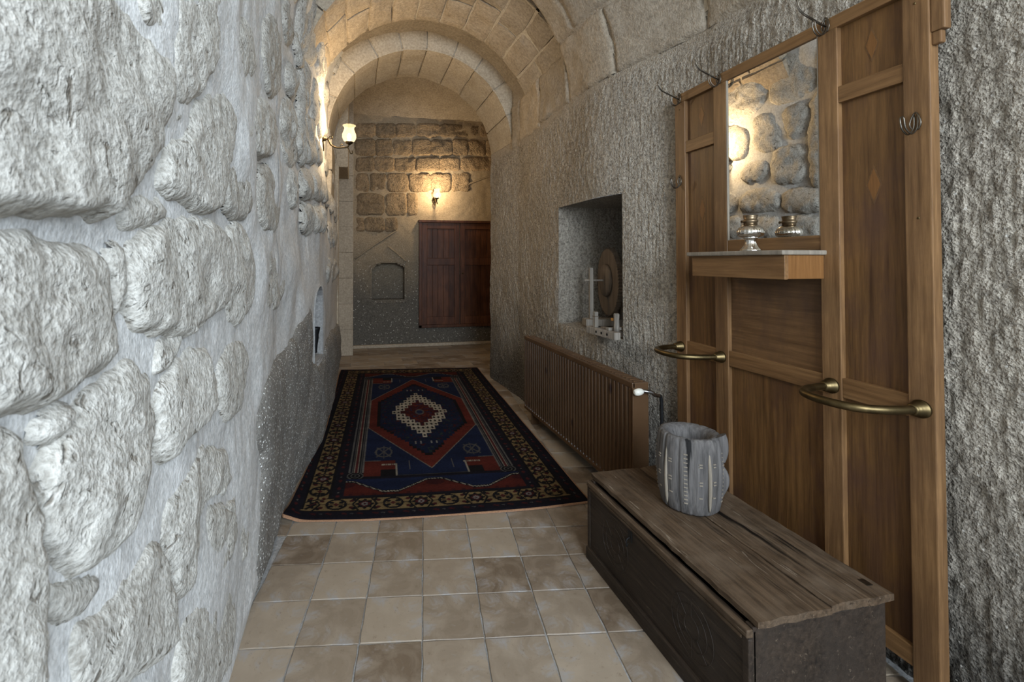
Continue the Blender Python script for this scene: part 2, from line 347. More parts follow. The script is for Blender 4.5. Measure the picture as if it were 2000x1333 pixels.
# ------------------------------------------------------------------ wall surfaces
def xL(y, z):
    y = np.asarray(y, float); z = np.asarray(z, float)
    x = np.interp(y, [-3, 2.3, 2.9, 3.3, 3.6, 4.2, 5.5], [-.355, -.350, -.285, -.225, -.21, -.19, -.165])
    x = x-0.04*sstep(1.2, 2.4, z)*sstep(2.4, 3.4, y)
    dz = np.clip(z-2.55, 0, 0.99)
    return x+(1.0-np.sqrt(1-dz*dz))*0.9
def xR(y, z):
    y = np.asarray(y, float); z = np.asarray(z, float)
    x = 0.17*(1-sstep(1.85, 2.65, y))+np.interp(y, [-3, 3.4, 4.0, 4.4, 4.72, 4.80, 4.86, 4.90], [1.455, 1.45, 1.475, 1.45, 1.43, 1.45, 1.52, 1.75])
    dz = np.clip(z-2.30, 0, 0.99)
    x = x-(1.0-np.sqrt(1-dz*dz))*(1-sstep(2.90, 3.02, y))
    return x+0.30*sstep(2.36, 2.40, z)*sstep(4.14, 4.19, y)
def polysdf(poly, U, V):
    P_ = np.asarray(poly, float); n = len(P_); d = np.full(U.shape, 1e9); ins = np.zeros(U.shape, bool)
    for i in range(n):
        a = P_[i]; b = P_[(i+1) % n]; e = b-a
        t = np.clip(((U-a[0])*e[0]+(V-a[1])*e[1])/max(1e-12, e @ e), 0, 1)
        d = np.minimum(d, np.hypot(U-a[0]-t*e[0], V-a[1]-t*e[1]))
        c = ((a[1] > V) != (b[1] > V)) & (U < (b[0]-a[0])*(V-a[1])/((b[1]-a[1]) if abs(b[1]-a[1]) > 1e-12 else 1e-12)+a[0])
        ins ^= c
    return np.where(ins, d, -d)
def chaikin(poly, n=2):
    p = np.asarray(poly, float)
    for _ in range(n):
        q = np.roll(p, -1, 0); p = np.stack([p*.75+q*.25, p*.25+q*.75], 1).reshape(-1, 2)
    return p
def stone(name, poly, surf, mat, parent, step=0.008, proud=0.03, edge=0.03, tilt=0.0, rough=0.008, seed=0, fr=9, sm=2, wob=0.012, round_=True):
    """rough stone over a curved sheet: surf(u,v,h) -> points"""
    p = chaikin(poly, sm); lo = p.min(0)-0.03; hi = p.max(0)+0.03
    nu = max(6, int((hi[0]-lo[0])/step)); nv = max(6, int((hi[1]-lo[1])/step))
    U, V = np.meshgrid(np.linspace(lo[0], hi[0], nu), np.linspace(lo[1], hi[1], nv), indexing='ij')
    q = np.stack([U*fr*2.2, V*fr*2.2, np.full(U.shape, seed*3.7)], -1)
    d = polysdf(p, U, V)+wob*fbm(q, 2, seed)
    h = np.where(d > 0, proud*(1-np.exp(-np.maximum(d, 0)/edge)), d*1.6)
    vc = p[:, 1].mean(); vr = np.ptp(p[:, 1])+1e-6
    q2 = np.stack([U*fr, V*fr, np.full(U.shape, seed*1.3)], -1)
    wgt = np.clip(d/0.02+0.3, 0, 1)
    h = h+wgt*(tilt*np.clip(0.55-(V-vc)/vr, 0, 1.1)*0.50+rough*2.1*fbm(q2, 3, seed+5)+rough*0.22*fbm(q2*7, 3, seed+9))
    keepv = d > -0.016
    k = keepv[:-1, :-1] & keepv[1:, :-1] & keepv[:-1, 1:] & keepv[1:, 1:]
    if not k.any(): return None
    X = surf(U, V, h)
    return quadmesh(name, X.reshape(-1, 3), grid_faces(nu, nv, k), mat, parent, True)
def sheet(name, us, vs, surf, mat, parent=None, hole=None, flip=False):
    U, V = np.meshgrid(us, vs, indexing='ij'); X = surf(U, V)
    keep = None
    if hole is not None:
        uc = (U[:-1, :-1]+U[1:, 1:])/2; vc = (V[:-1, :-1]+V[1:, 1:])/2; keep = ~hole(uc, vc)
    return quadmesh(name, X.reshape(-1, 3), grid_faces(len(us), len(vs), keep), mat, parent, True, flip)
def fillets(a, brk, *more):
    return np.unique(np.round(np.concatenate([a, brk]+list(more)), 5))
def ramp_axis(pairs):
    out = []
    for a, b, s in pairs: out.append(np.arange(a, b, s))
    out.append([pairs[-1][1]]); return np.concatenate(out)
def arch_outline(c, w, z0, z1, rise, n=10):
    pts = [(c-w, z0), (c-w, z1-rise)]
    for k in range(1, n): a = math.pi*(1-k/n); pts.append((c+w*math.cos(a), z1-rise+rise*math.sin(a)))
    return pts+[(c+w, z1-rise), (c+w, z0)]
def niche(name, pts, surf, depth, mat, parent, lip=0.02, taper=0.85, backmat=None):
    """recess lining: outline pts (u,v); surf(u,v,h)"""
    p = np.asarray(pts, float); c = p.mean(0); n = len(p); V = []; F_ = []
    rings = [(1+lip/np.abs(p-c).max()*1.5, -0.004), (1+lip/np.abs(p-c).max(), 0.007), (1.0, 0.002), ((1+taper)/2, -depth*0.6), (taper, -depth)]
    for s, h in rings:
        q = c+(p-c)*s; V.append(surf(q[:, 0], q[:, 1], np.full(n, h)))
    V = np.concatenate(V)
    for r in range(len(rings)-1):
        for k in range(n): F_.append((r*n+k, r*n+(k+1) % n, (r+1)*n+(k+1) % n, (r+1)*n+k))
    o = mesh(name, V, F_, mat, parent)
    b = mesh(name+'_back', V[-n:], [tuple(range(n))], backmat or mat, parent)
    return o
# ---- left wall
NL = arch_outline(3.31, 0.16, 0.56, 1.05, 0.16)
sdfNL = chaikin(NL, 0)
def surfL(u, v, h=0.0):
    return np.stack([xL(u, v)+h, u, v], -1)
def sheetL(U, V):
    q = np.stack([U, V*0.8, U*0], -1)
    amp = np.where(U < 3.0, 1.0, 0.7)
    h = amp*(0.018*fbm(q*3.1, 2, 3)+0.0026*fbm(q*14, 3, 4)+0.0006*fbm(np.stack([U*45, V*30, U*0], -1), 2, 6))
    h = h*(1-0.8*np.exp(-np.maximum(0, -polysdf(NL, U, V))/0.04))
    h = np.where(V < 0.06, h*V/0.06, h)
    return surfL(U, V, h)
uL = ramp_axis([(-2.4, 0.3, 0.10), (0.3, 1.2, 0.006), (1.2, 2.2, 0.008), (2.2, 5.45, 0.013)])
vL = ramp_axis([(-0.02, 2.4, 0.0085), (2.4, 3.45, 0.02)])
wall_left = sheet('wall_left', uL, vL, sheetL, M['plaster'], None, lambda u, v: polysdf(NL, u, v) > 0.0)
tag(wall_left, 'rough rubble wall bedded in pale smeared plaster beside the rug', 'wall', kind='structure')
niche('wall_niche', NL, surfL, 0.20, M['grout'], wall_left, 0.02, 0.9)
def pl(pts, x=None):
    out = []
    for (a, b) in pts:
        xx = -0.345
        for _ in range(12):
            q = P(a, b, 'x', xx); y = min(max(q[1], -1), 5.3); xx = 0.5*xx+0.5*float(xL(y, q[2]))
        out.append((q[1], q[2]))
    return out
traced = [
 [(-120,-90),(150,-80),(230,10),(274,72),(322,119),(328,173),(310,230),(302,288),(274,342),(234,396),(137,418),(36,414),(-120,400)],
 [(250,-40),(332,-50),(328,50),(302,72),(266,35)],
 [(338,-40),(428,-40),(425,22),(420,97),(400,151),(382,187),(346,202),(326,169),(324,86),(338,43)],
 [(389,205),(440,180),(462,230),(450,290),(432,340),(428,400),(400,420),(362,390),(312,375),(308,320),(340,270),(370,240)],
 [(447,40),(480,30),(500,110),(490,150),(455,165),(445,130)],
 [(486,205),(520,190),(541,250),(530,305),(490,305),(468,262)],
 [(-120,455),(60,475),(140,490),(193,490),(207,509),(204,575),(210,640),(204,690),(155,744),(93,778),(45,790),(-120,800)],
 [(266,471),(300,445),(360,432),(428,440),(440,500),(432,568),(428,598),(362,645),(300,655),(252,625),(238,545),(252,500)],
 [(308,664),(352,648),(345,675),(325,718),(297,735),(300,700)],
 [(321,732),(380,675),(411,702),(416,782),(380,830),(328,892),(302,912),(294,840),(296,768)],
 [(193,748),(255,700),(281,740),(287,820),(284,868),(268,925),(250,984),(232,1046),(196,1090),(150,1112),(100,1095),(76,1053),(69,959),(98,890),(148,809)],
 [(-120,830),(30,850),(48,910),(62,990),(66,1053),(58,1165),(55,1240),(30,1400),(-120,1400)],
 [(145,1215),(190,1205),(246,1122),(301,1053),(318,1100),(328,1170),(324,1270),(290,1306),(220,1345),(150,1335)],
 [(333,959),(362,922),(398,872),(440,886),(449,935),(440,965),(392,980),(378,1080),(368,1150),(338,1165),(322,1090),(316,1030)],
 [(402,985),(440,985),(457,1020),(452,1070),(430,1120),(405,1130),(398,1050)],
 [(378,1172),(420,1145),(450,1155),(455,1230),(432,1345),(350,1370),(347,1280)],
 [(447,445),(480,440),(500,520),(490,600),(455,640),(442,600),(450,540)],
 [(440,330),(478,320),(496,360),(490,420),(452,430),(438,390)],
 [(425,700),(470,660),(484,700),(470,790),(440,830),(424,790)],
 [(512,60),(534,20),(548,90),(544,180),(522,195),(508,120)],
 [(548,200),(570,190),(580,260),(572,330),(552,320),(540,260)],
 [(505,330),(532,325),(546,390),(538,450),(512,455),(500,400)],
 [(510,480),(545,470),(556,540),(545,600),(518,610),(508,560)],
]
tl = [0.05, .03, .03, .035, .03, .035, .05, .045, .03, .045, .045, .04, .035, .02, .02, .02, .015, .025, .02, .03, .03, .03, .02]
traced += [[(215,500),(238,470),(246,530),(236,600),(218,640),(214,570)], [(228,415),(258,372),(300,385),(330,415),(298,436),(255,452)], [(80,815),(130,790),(140,812),(96,872),(60,865)],
           [(90,1150),(130,1130),(200,1120),(180,1180),(130,1215),(95,1210)], [(430,990),(470,960),(484,1000),(478,1080),(462,1110),(462,1040)], [(344,215),(372,205),(352,238),(318,262),(322,230)]]
tl += [.015, .02, .015, .02, .01, .015]
def grow(p, k=1.05):
    c = np.mean(p, 0); return [tuple(c+(np.array(q)-c)*k) for q in p]
for i, t in enumerate(traced):
    t = grow(t)
    stone('stone', pl(t), surfL, M['rubble'], wall_left, 0.0062 if i < 16 else 0.009, 0.006+tl[i]*0.12, 0.018, tl[i]*0.85, 0.0040, 20+i, 11, 2, 0.010)
# stones that the hall mirror shows further along the same wall
XM = 1.556
def pm(pts):
    out = []
    for (a, b) in pts:
        q = P(a, b, 'x', 2*XM+0.25); out.append((q[1], q[2]))
    c = np.mean(out, 0)
    return [tuple(c+(np.array(o)-c)*1.09) for o in out]
mirr = [
 [(1499,139),(1540,105),(1572,92),(1582,150),(1570,178),(1503,210)],
 [(1408,165),(1484,135),(1496,158),(1496,200),(1465,225),(1412,240)],
 [(1465,232),(1510,214),(1518,262),(1521,289),(1499,300),(1472,292)],
 [(1520,214),(1566,199),(1563,244),(1540,274),(1524,250)],
 [(1506,292),(1559,276),(1562,358),(1510,358),(1503,325)],
 [(1450,322),(1497,307),(1498,350),(1450,362)],
 [(1454,379),(1487,362),(1517,379),(1521,412),(1450,416)],
 [(1525,371),(1589,367),(1596,414),(1525,414)],
 [(1412,249),(1459,246),(1463,290),(1448,313),(1410,308)],
 [(1568,202),(1594,195),(1612,270),(1605,358),(1570,358)],
 [(1408,378),(1444,376),(1446,414),(1408,416)],
 [(1420,424),(1450,422),(1450,462),(1420,462)],
 [(1460,424),(1520,420),(1525,464),(1462,464)],
 [(1532,422),(1590,420),(1592,466),(1534,466)],
 [(1586,90),(1622,75),(1626,180),(1590,185)],
 [(1400,90),(1480,62),(1492,126),(1404,156)],
 [(1490,55),(1560,35),(1568,84),(1498,130)]]
for i, t in enumerate(mirr):
    stone('stone', pm(t), surfL, M['rubble'], wall_left, 0.011, 0.030, 0.035, 0.02, 0.006, 60+i, 9, 2)
rr = random.Random(5)
for r_ in range(7):                                   # upper courses of the same rubble, in and beyond the arch
    z0 = 1.15+0.30*r_
    for c_ in range(8):
        y0 = 3.86+0.40*c_+(r_ % 2)*0.18
        if y0 > 5.2: continue
        w = 0.15+rr.uniform(-.02, .03); hh = 0.11+rr.uniform(-.02, .02)
        pts = [(y0+w*math.cos(a)*(1+rr.uniform(-.15, .15))+0.0, z0+hh*math.sin(a)*(1+rr.uniform(-.2, .1))) for a in np.linspace(0, 2*math.pi, 9)[:-1]]
        pts = [(min(5.4, a), b) for a, b in pts]
        stone('stone', pts, surfL, M['rubble'], wall_left, 0.016, 0.018, 0.03, 0.01, 0.008, 100+r_*9+c_, 8, 1)
for r_ in range(6):
    z0 = 1.35+0.27*r_
    for c_ in range(2):
        y0 = 2.42+0.34*c_+(r_ % 2)*0.10
        if z0 < 1.45 or y0 > 2.8: continue
        pts = [(y0+0.14*math.cos(a)*(1+rr.uniform(-.15, .15)), z0+0.115*math.sin(a)*(1+rr.uniform(-.2, .1))) for a in np.linspace(0, 2*math.pi, 9)[:-1]]
        stone('stone', pts, surfL, M['rubble'], wall_left, 0.012, 0.026, 0.03, 0.02, 0.010, 170+r_*9+c_, 9, 1)
bed = pl([(600,592),(562,682),(520,722),(505,765),(495,850),(507,905),(500,1000),(488,1090)])
bed = bed+[(bed[-1][0]+0.05, -0.03), (5.40, -0.03), (5.38, 0.55), (4.2, 0.60), (3.60, 0.60), (3.56, 0.52), (3.08, 0.52), (3.05, 0.9)]
stone('bedrock', bed, surfL, M['bedrock'], wall_left, 0.012, 0.034, 0.03, 0.0, 0.005, 300, 5, 1)
# ---- right wall
NR = (2.375, 3.11, 0.785, 1.615)
def surfR(u, v, h=0.0):
    return np.stack([xR(u, v)-h, u, v], -1)
def sheetR(U, V):
    q = np.stack([U, V, U*0], -1)
    ridge = np.abs(((U+0.05*V*sstep(2.2, 3, U)+0.006*fbm(np.stack([U*9, V*4, U*0], -1), 2, 8))/0.021) % 1.0-0.5)*2
    wgt = np.clip(0.55+0.9*vn(q*2.3, 12), 0.15, 1.2)
    h = 0.012*fbm(q*2.0, 3, 11)+0.0052*ridge*wgt+0.0042*fbm(np.stack([U*60, V*32, U*0], -1), 2, 13)
    up_ = sstep(2.22, 2.30, V+0.03*vn(q*4, 15)); h = h*(1-up_)+up_*(0.006*fbm(q*6, 2, 16)-0.004)
    box_d = np.maximum(np.maximum(NR[0]-U, U-NR[1]), np.maximum(NR[2]-V, V-NR[3]))
    h = h*(0.25+0.75*np.clip(np.maximum(box_d, 0)/0.03, 0, 1))
    return surfR(U, V, h)
uR = fillets(ramp_axis([(-2.4, 0.4, 0.1), (0.4, 2.4, 0.0062), (2.4, 4.70, 0.0085), (4.70, 4.90, 0.005)]), [NR[0], NR[1]], [5.1])
uR = uR[uR <= 4.90]
vR = fillets(ramp_axis([(-0.02, 2.4, 0.013), (2.4, 3.25, 0.02)]), [NR[2], NR[3]])
wall_right = sheet('wall_right', uR, vR, sheetR, M['chisel'], None, lambda u, v: ((u > NR[0]) & (u < NR[1]) & (v > NR[2]) & (v < NR[3])) | ((u > -1.5) & (u < -0.3) & (v < 2.8)), True)   # recess, and an invented opening behind the camera for the added side light
tag(wall_right, 'chisel-dressed grey tuff wall behind the coat stand and radiator', 'wall', kind='structure')
def lining(name, u0, u1, v0, v1, x0, depth, mat):
    n = 14; V = []; F_ = []
    loops = []
    path = [(u0+(u1-u0)*k/n, v0) for k in range(n)]+[(u1, v0+(v1-v0)*k/n) for k in range(n)]+[(u1-(u1-u0)*k/n, v1) for k in range(n)]+[(u0, v1-(v1-v0)*k/n) for k in range(n)]
    dn = 14
    for r in range(dn+1):
        d = depth*r/dn
        for (a, b) in path:
            xx = float(xR(a, b))+0.0 if r == 0 else x0+d
            j = 0.0 if r == 0 else 0.006*float(fbm(np.array([a*9, b*9, d*9]), 2, 40))
            z = b+(0.05*r/dn if b == v0 else 0)
            V.append((xx, a+j, z+j))
    m = len(path)
    for r in range(dn):
        for k in range(m): F_.append((r*m+k, (r+1)*m+k, (r+1)*m+(k+1) % m, r*m+(k+1) % m))
    return mesh(name, V, F_, mat, wall_right, True)
lining('niche_lining', *NR, 1.50, 0.58, M['chisel'])
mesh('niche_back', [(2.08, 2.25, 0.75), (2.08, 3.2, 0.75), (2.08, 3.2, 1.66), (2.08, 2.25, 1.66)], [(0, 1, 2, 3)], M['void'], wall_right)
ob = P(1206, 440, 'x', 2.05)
box('niche_glow_block', (2.03, ob[1]-0.10, 1.28), (2.09, ob[1]+0.12, 1.60), M['ochre'], wall_right, 0.01)  # ochre colour stands in for warm light at the back of the recess
# masonry courses above the carved rock
def pr(pts, off=0.0):
    out = []
    for (a, b) in pts:
        xx = 1.46
        for _ in range(14):
            q = P(a, b, 'x', xx); xx = 0.5*xx+0.5*float(xR(min(q[1], 4.6), min(q[2], 3.2)))
        out.append((q[1], q[2]))
    return out
course = [2.315, 2.70, 3.05]
vj = [-0.25, 0.2, 0.85, 1.45, 1.86, 2.42, 2.93, 3.45, 3.95, 4.25]
for r_ in range(2):
    for a, b in zip(vj[:-1], vj[1:]):
        s = 0.0 if r_ == 0 else 0.27
        a2, b2 = a+s, b+s
        if b2 > 4.3: b2 = 4.3
        if b2 > 4.15: b2 = 4.15
        if b2-a2 < 0.12 or (r_ == 1 and a2 > 2.9): continue
        if r_ == 1: b2 = min(b2, 3.0)
        g = 0.009; zz0 = course[r_]+0.008-0.05*sstep(2.9, 4.2, a2); zz1 = course[r_+1]-0.008
        pts = [(a2+g, zz0), ((a2+b2)/2, zz0+rr.uniform(-.01, .01)), (b2-g, zz0), (b2-g, (zz0+zz1)/2), (b2-g, zz1), ((a2+b2)/2, zz1), (a2+g, zz1), (a2+g, (zz0+zz1)/2)]
        stone('masonry_block', pts, surfR, M['vault'], wall_right, 0.014, 0.012, 0.009, 0.0, 0.005, 400+r_*20+int(a*10), 6, 0, 0.010)
# ---- unseen rear wall; its window opening is invented to let the daylight in
wr = empty('wall_rear', (0, -2.3, 0)); tag(wr, 'plain plaster wall closing the passage around an added daylight opening', 'wall', kind='structure')
for lo, hi in (((-0.6, -.1, -.02), (0.0, .1, 3.4)), ((1.5, -.1, -.02), (1.9, .1, 3.4)), ((0.0, -.1, -.02), (1.5, .1, 1.2)), ((0.0, -.1, 2.9), (1.5, .1, 3.4))):
    box('wall_panel', lo, hi, M['plaster'], wr, 0.0)
# ---- back wall
YB = 6.65
def surfB(u, v, h=0.0):
    return np.stack([u, YB+0*u-h, v], -1)
NB = arch_outline(0.495, 0.243, 0.665, 1.215, 0.11)
def sheetB(U, V):
    q = np.stack([U, V, U*0], -1)
    h = 0.012*fbm(q*2.5, 3, 31)+0.004*fbm(q*18, 3, 32)
    h = h*(1-0.9*np.exp(-np.maximum(0, -polysdf(NB, U, V))/0.04))
    return surfB(U, V, h)
wall_back = sheet('wall_back', np.arange(-0.7, 2.71, 0.02), np.arange(-0.02, 3.9, 0.02), sheetB, M['far'], None, lambda u, v: polysdf(NB, u, v) > 0.01)
tag(wall_back, 'far wall of brown squared stones above dark speckled rock', 'wall', kind='structure')
niche('wall_niche', NB, surfB, 0.22, M['far'], wall_back, 0.03, 0.97, M['far'])
def cb(x, y): q = P(600+x/2.6655, 200+y/2.6655, 'y', YB-0.02); return (q[0], q[2])
rows = [((108, 180), [248, 358, 463, 568, 690, 900, 1010]), ((190, 276), [248, 356, 448, 545, 645, 760, 840, 930, 1040]),
        ((284, 358), [253, 350, 455, 565, 690, 800, 985, 1100]), ((368, 464), [255, 325, 415, 530, 645, 752, 850]),
        ((474, 588), [258, 405, 520, 575]), ((598, 672), [253, 297, 405, 470])]
for ri, ((ya, yb), xs) in enumerate(rows):
    for k in range(len(xs)-1):
        g = 4; j = lambda: rr.uniform(-3, 3)
        xa, xb = xs[k]-1, xs[k+1]+1
        pts = [cb(xa+j(), ya-1+j()), cb((xa+xb)/2, ya-1+j()), cb(xb+j(), ya-1+j()), cb(xb, (ya+yb)/2), cb(xb+j(), yb+1+j()), cb((xa+xb)/2, yb+1+j()), cb(xa+j(), yb+1+j()), cb(xa, (ya+yb)/2)]
        stone('stone', pts[::-1], surfB, M['ashlar'], wall_back, 0.014, 0.020, 0.014, 0.004, 0.007, 500+ri*11+k, 8, 1, 0.006)
bb = box('baseboard_back', (0.0, YB-0.035, 0.0), (2.5, YB+0.02, 0.045), M['cream'], None, 0.012)
tag(bb, 'low cream render strip along the foot of the far wall', 'baseboard', kind='structure')
# slanting plaster edges left from an old roof line
for a, b in (((248, 815), (470, 665)), ((420, 750), (515, 830)), ((770, 455), (985, 372))):
    p0 = cb(*a); p1 = cb(*b)
    tube('plaster_ridge', [(p0[0], YB-0.008, p0[1]), ((p0[0]+p1[0])/2, YB-0.012, (p0[1]+p1[1])/2+0.008), (p1[0], YB-0.008, p1[1])], 0.014, M['far'], wall_back, 6)
# ---- side walls and ceiling of the far room
wf = sheet('wall_far_right', np.arange(4.9, 6.72, 0.05), np.arange(-0.02, 3.9, 0.05), lambda U, V: np.stack([2.5+0.01*fbm(np.stack([U*3, V*3, U*0], -1), 2, 5), U, V], -1), M['cream'], None, None, True)
tag(wf, 'plain tan side wall of the room beyond the arch', 'wall', kind='structure')
wc = mesh('wall_arch_return', [(1.55, 4.89, -.02), (2.55, 4.89, -.02), (2.55, 4.89, 3.9), (1.55, 4.89, 3.9)], [(0, 1, 2, 3)], M['cream'])
tag(wc, 'tan return wall behind the arch pier', 'wall', kind='structure')
wj = empty('wall_far_left', (0, 0, 0)); tag(wj, 'dressed stone door jamb and lintel left of the far wall', 'wall', kind='structure')
zl = 2.345
for k in range(7):
    box('jamb_stone', (-0.45, 6.18, 0.335*k), (0.0, 6.72, 0.335*(k+1)-0.001), M['cream'], wj, 0.006, 2, 0.002)
for k in range(3):
    box('jamb_stone', (-0.5, 5.40, 0.85*k), (-0.165, 5.56, 0.85*(k+1)-0.001), M['arch'], wj, 0.006, 2, 0.002)
box('lintel', (-0.50, 5.40, 2.30), (-0.06, 6.20, 3.9), M['arch'], wj, 0.012)
box('jamb_stone', (-0.45, 6.18, zl), (0.0, 6.72, 3.9), M['cream'], wj, 0.012)
box('door_recess', (-0.62, 5.4, -0.02), (-0.48, 6.7, 3.0), M['plaster'], wj, 0.0)
# ---- vaults
CX, CZ = 0.60, 2.30
ceil = empty('ceiling', (0, 0, 0)); tag(ceil, 'stone barrel vault over the passage', 'ceiling', kind='structure')
def vault(name, y0, y1, R, a0, a1, mat, parent, ny=10, na=40, sd=0):
    U, V = np.meshgrid(np.linspace(y0, y1, ny), np.linspace(a0, a1, na), indexing='ij')
    r = R+0.012*fbm(np.stack([U*3, V*4, U*0], -1), 2, sd)
    X = np.stack([CX+r*np.cos(V), U, CZ+r*np.sin(V)], -1)
    return quadmesh(name, X.reshape(-1, 3), grid_faces(ny, na), mat, parent, True)
vault('vault_near', -2.4, 3.1, 1.02, 0.1, math.pi-0.1, M['joint'], ceil, 60, 50, 1)
vault('vault_joint', 3.01, 3.79, 0.945, 0.1, math.pi-0.1, M['joint'], ceil, 12, 60, 3)
vault('vault_recess', 3.05, 4.4, 1.05, 0.0, math.pi, M['void' if False else 'vault'], ceil, 20, 50, 2)
def arc_block(name, r0, r1, a0, a1, y0, y1, mat, parent, rough=0.006, sd=0, na=6, ny=6, nr=4, gap=0.004, cx=CX, cz=CZ, rx=1.0):
    bm = bmesh.new(); bmesh.ops.create_cube(bm, size=1.0)
    bmesh.ops.subdivide_edges(bm, edges=bm.edges[:], cuts=5, use_grid_fill=True)
    ga = gap/r0
    co = np.array([v.co[:] for v in bm.verts])
    lim = 0.5
    e = (np.abs(np.abs(co)-lim) < 1e-5).sum(1)      # edges/corners pulled in a little = worn arris
    A = (a0+a1)/2+co[:, 0]*((a1-a0)-ga); Y = (y0+y1)/2+co[:, 1]*((y1-y0)-gap); R_ = (r0+r1)/2+co[:, 2]*(r1-r0)
    pull = np.where(e >= 2, 0.005, 0.0)
    A = A-np.sign(co[:, 0])*pull/r0*(np.abs(co[:, 0]) > .49); Y = Y-np.sign(co[:, 1])*pull*(np.abs(co[:, 1]) > .49); R_ = R_-np.sign(co[:, 2])*pull*(np.abs(co[:, 2]) > .49)
    X = np.stack([cx+rx*R_*np.cos(A), Y, cz+R_*np.sin(A)], -1)
    X = X+rough*np.stack([fbm(X*7, 2, sd), fbm(X*7, 2, sd+3), fbm(X*7, 2, sd+6)], -1)
    for v, q in zip(bm.verts, X): v.co = q
    for f in bm.faces: f.smooth = False
    o = bm_obj(name, bm, mat, parent); return o
na_ = 13
for k in range(na_):
    a0 = math.radians(8)+k*math.radians(164)/na_; a1 = a0+math.radians(164)/na_
    cuts = [3.0, 3.42, 3.8] if k % 2 else [3.0, 3.30, 3.8]
    for y0, y1 in zip(cuts[:-1], cuts[1:]):
        arc_block('vault_stone', 0.93, 1.10, a0, a1, y0, y1, M['vault'], ceil, 0.009, 700+k, gap=0.010)
wall_arch = empty('wall_arch', (0.63, 4.2, 0)); tag(wall_arch, 'round arch of pale dressed voussoirs spanning the passage', 'arch', kind='structure')
wall_arch.location = (0, 0, 0)
U_, V_2 = np.meshgrid(np.linspace(4.205, 4.865, 6), np.linspace(-0.05, math.pi+0.05, 60), indexing='ij')
quadmesh('arch_joint', np.stack([0.63+0.866*np.cos(V_2), U_, 2.33+0.866*np.sin(V_2)], -1).reshape(-1, 3), grid_faces(6, 60), M['arch'], wall_arch)
U_, V_2 = np.meshgrid(np.linspace(0.852, 1.40, 6), np.linspace(-0.05, math.pi+0.05, 60), indexing='ij')
quadmesh('arch_joint', np.stack([0.63+U_*np.cos(V_2), 4.218+0*U_, 2.33+U_*np.sin(V_2)], -1).reshape(-1, 3), grid_faces(6, 60), M['arch'], wall_arch)
ang = [-4, 20, 38, 55, 71, 88, 103, 119, 137, 156, 184]
for k in range(len(ang)-1):
    arc_block('voussoir', 0.845, 1.42, math.radians(ang[k]), math.radians(ang[k+1]), 4.20, 4.87, M['arch'], wall_arch, 0.005, 800+k, gap=0.003, cx=0.63, cz=2.33)
for k in range(4):                                                   # left pier under the springing
    z0 = 1.2+0.28*k
    box('pier_stone', (-0.6, 4.22, z0), (-0.205+0.006*k, 4.86, z0+0.275), M['arch'], wall_arch, 0.012, 2, 0.004)
def farceil(U, V):
    y = 4.8+(YB+0.1-4.8)*V; return np.stack([U, y, 3.95-0.72*V**2.2+0.01*fbm(np.stack([U*3, V*5, U*0], -1), 2, 9)], -1)
cf = sheet('ceiling_far', np.arange(-0.7, 2.8, 0.1), np.linspace(0, 1, 24), farceil, M['vault'])
tag(cf, 'curved tan plaster vault above the far wall', 'ceiling', kind='structure')
# ------------------------------------------------------------------ floor: slab of grout and single tiles
floor = box('floor', (-0.8, -2.4, -0.10), (2.6, 6.8, -0.005), M['grout'], None, 0.0)
tag(floor, 'pale grout bed carrying the travertine paving', 'floor', kind='structure')
def tile_mesh(w, d, sd):
    r = random.Random(sd); bm = bmesh.new(); n = 5
    pts = []
    for (ax, ay, bx, by) in ((-1, -1, 1, -1), (1, -1, 1, 1), (1, 1, -1, 1), (-1, 1, -1, -1)):
        for k in range(n):
            t = k/n; pts.append(((ax+(bx-ax)*t)*w/2+r.uniform(-.0016, .0016), (ay+(by-ay)*t)*d/2+r.uniform(-.0016, .0016)))
    top = [bm.verts.new((x*0.985, y*0.985, 0)) for x, y in pts]; mid = [bm.verts.new((x, y, -0.002)) for x, y in pts]; bot = [bm.verts.new((x, y, -0.02)) for x, y in pts]
    bm.faces.new(top)
    for a, b in ((mid, top), (bot, mid)):
        for k in range(len(pts)): bm.faces.new((a[k], a[(k+1) % len(pts)], b[(k+1) % len(pts)], b[k]))
    me = bpy.data.meshes.new('floor_tile'); bm.to_mesh(me); bm.free(); me.materials.append(M['tile']); return me
TS = 0.2035; ta = math.radians(-8.6); e1 = Vector((math.sin(-ta), math.cos(ta))); e2 = Vector((math.cos(ta), math.sin(ta)))
org = Vector((0.223, 1.507)); tms = [tile_mesh(TS-0.0045, TS-0.0045, s) for s in range(5)]
def on_rug(p):
    return 2.45 < p.y < 4.95 and -0.05+0.06*(p.y-2.2)*0.5 < p.x < 1.02+0.075*(p.y-2.2)
tr_ = random.Random(11)
for i in range(-7, 9):
    for j in range(-4, 19):
        p = org+e1*(TS*(j+0.5))+e2*(TS*(i+0.5))
        if not (-0.40 < p.x < (1.66 if p.y < 2.1 else 1.50) and 0.55 < p.y < 4.95) or on_rug(p): continue
        o = bpy.data.objects.new('floor_tile', tr_.choice(tms)); COL.objects.link(o); o.parent = floor
        o.location = (p.x, p.y, 0.0+tr_.uniform(-.0008, .0008)); o.rotation_euler = (0, 0, ta+tr_.choice((0, 1, 2, 3))*math.pi/2+tr_.uniform(-.006, .006))
bigm = [tile_mesh(0.396, 0.196, 20+s) for s in range(3)]
for j in range(9):
    for i in range(-1, 7):
        x = -0.40+0.40*i+(j % 2)*0.17; y = 5.02+0.20*j
        if not (-0.42 < x < 2.45) or y > 6.68: continue
        o = bpy.data.objects.new('floor_tile', tr_.choice(bigm)); COL.objects.link(o); o.parent = floor; o.location = (x, y, tr_.uniform(-.0008, .0008))
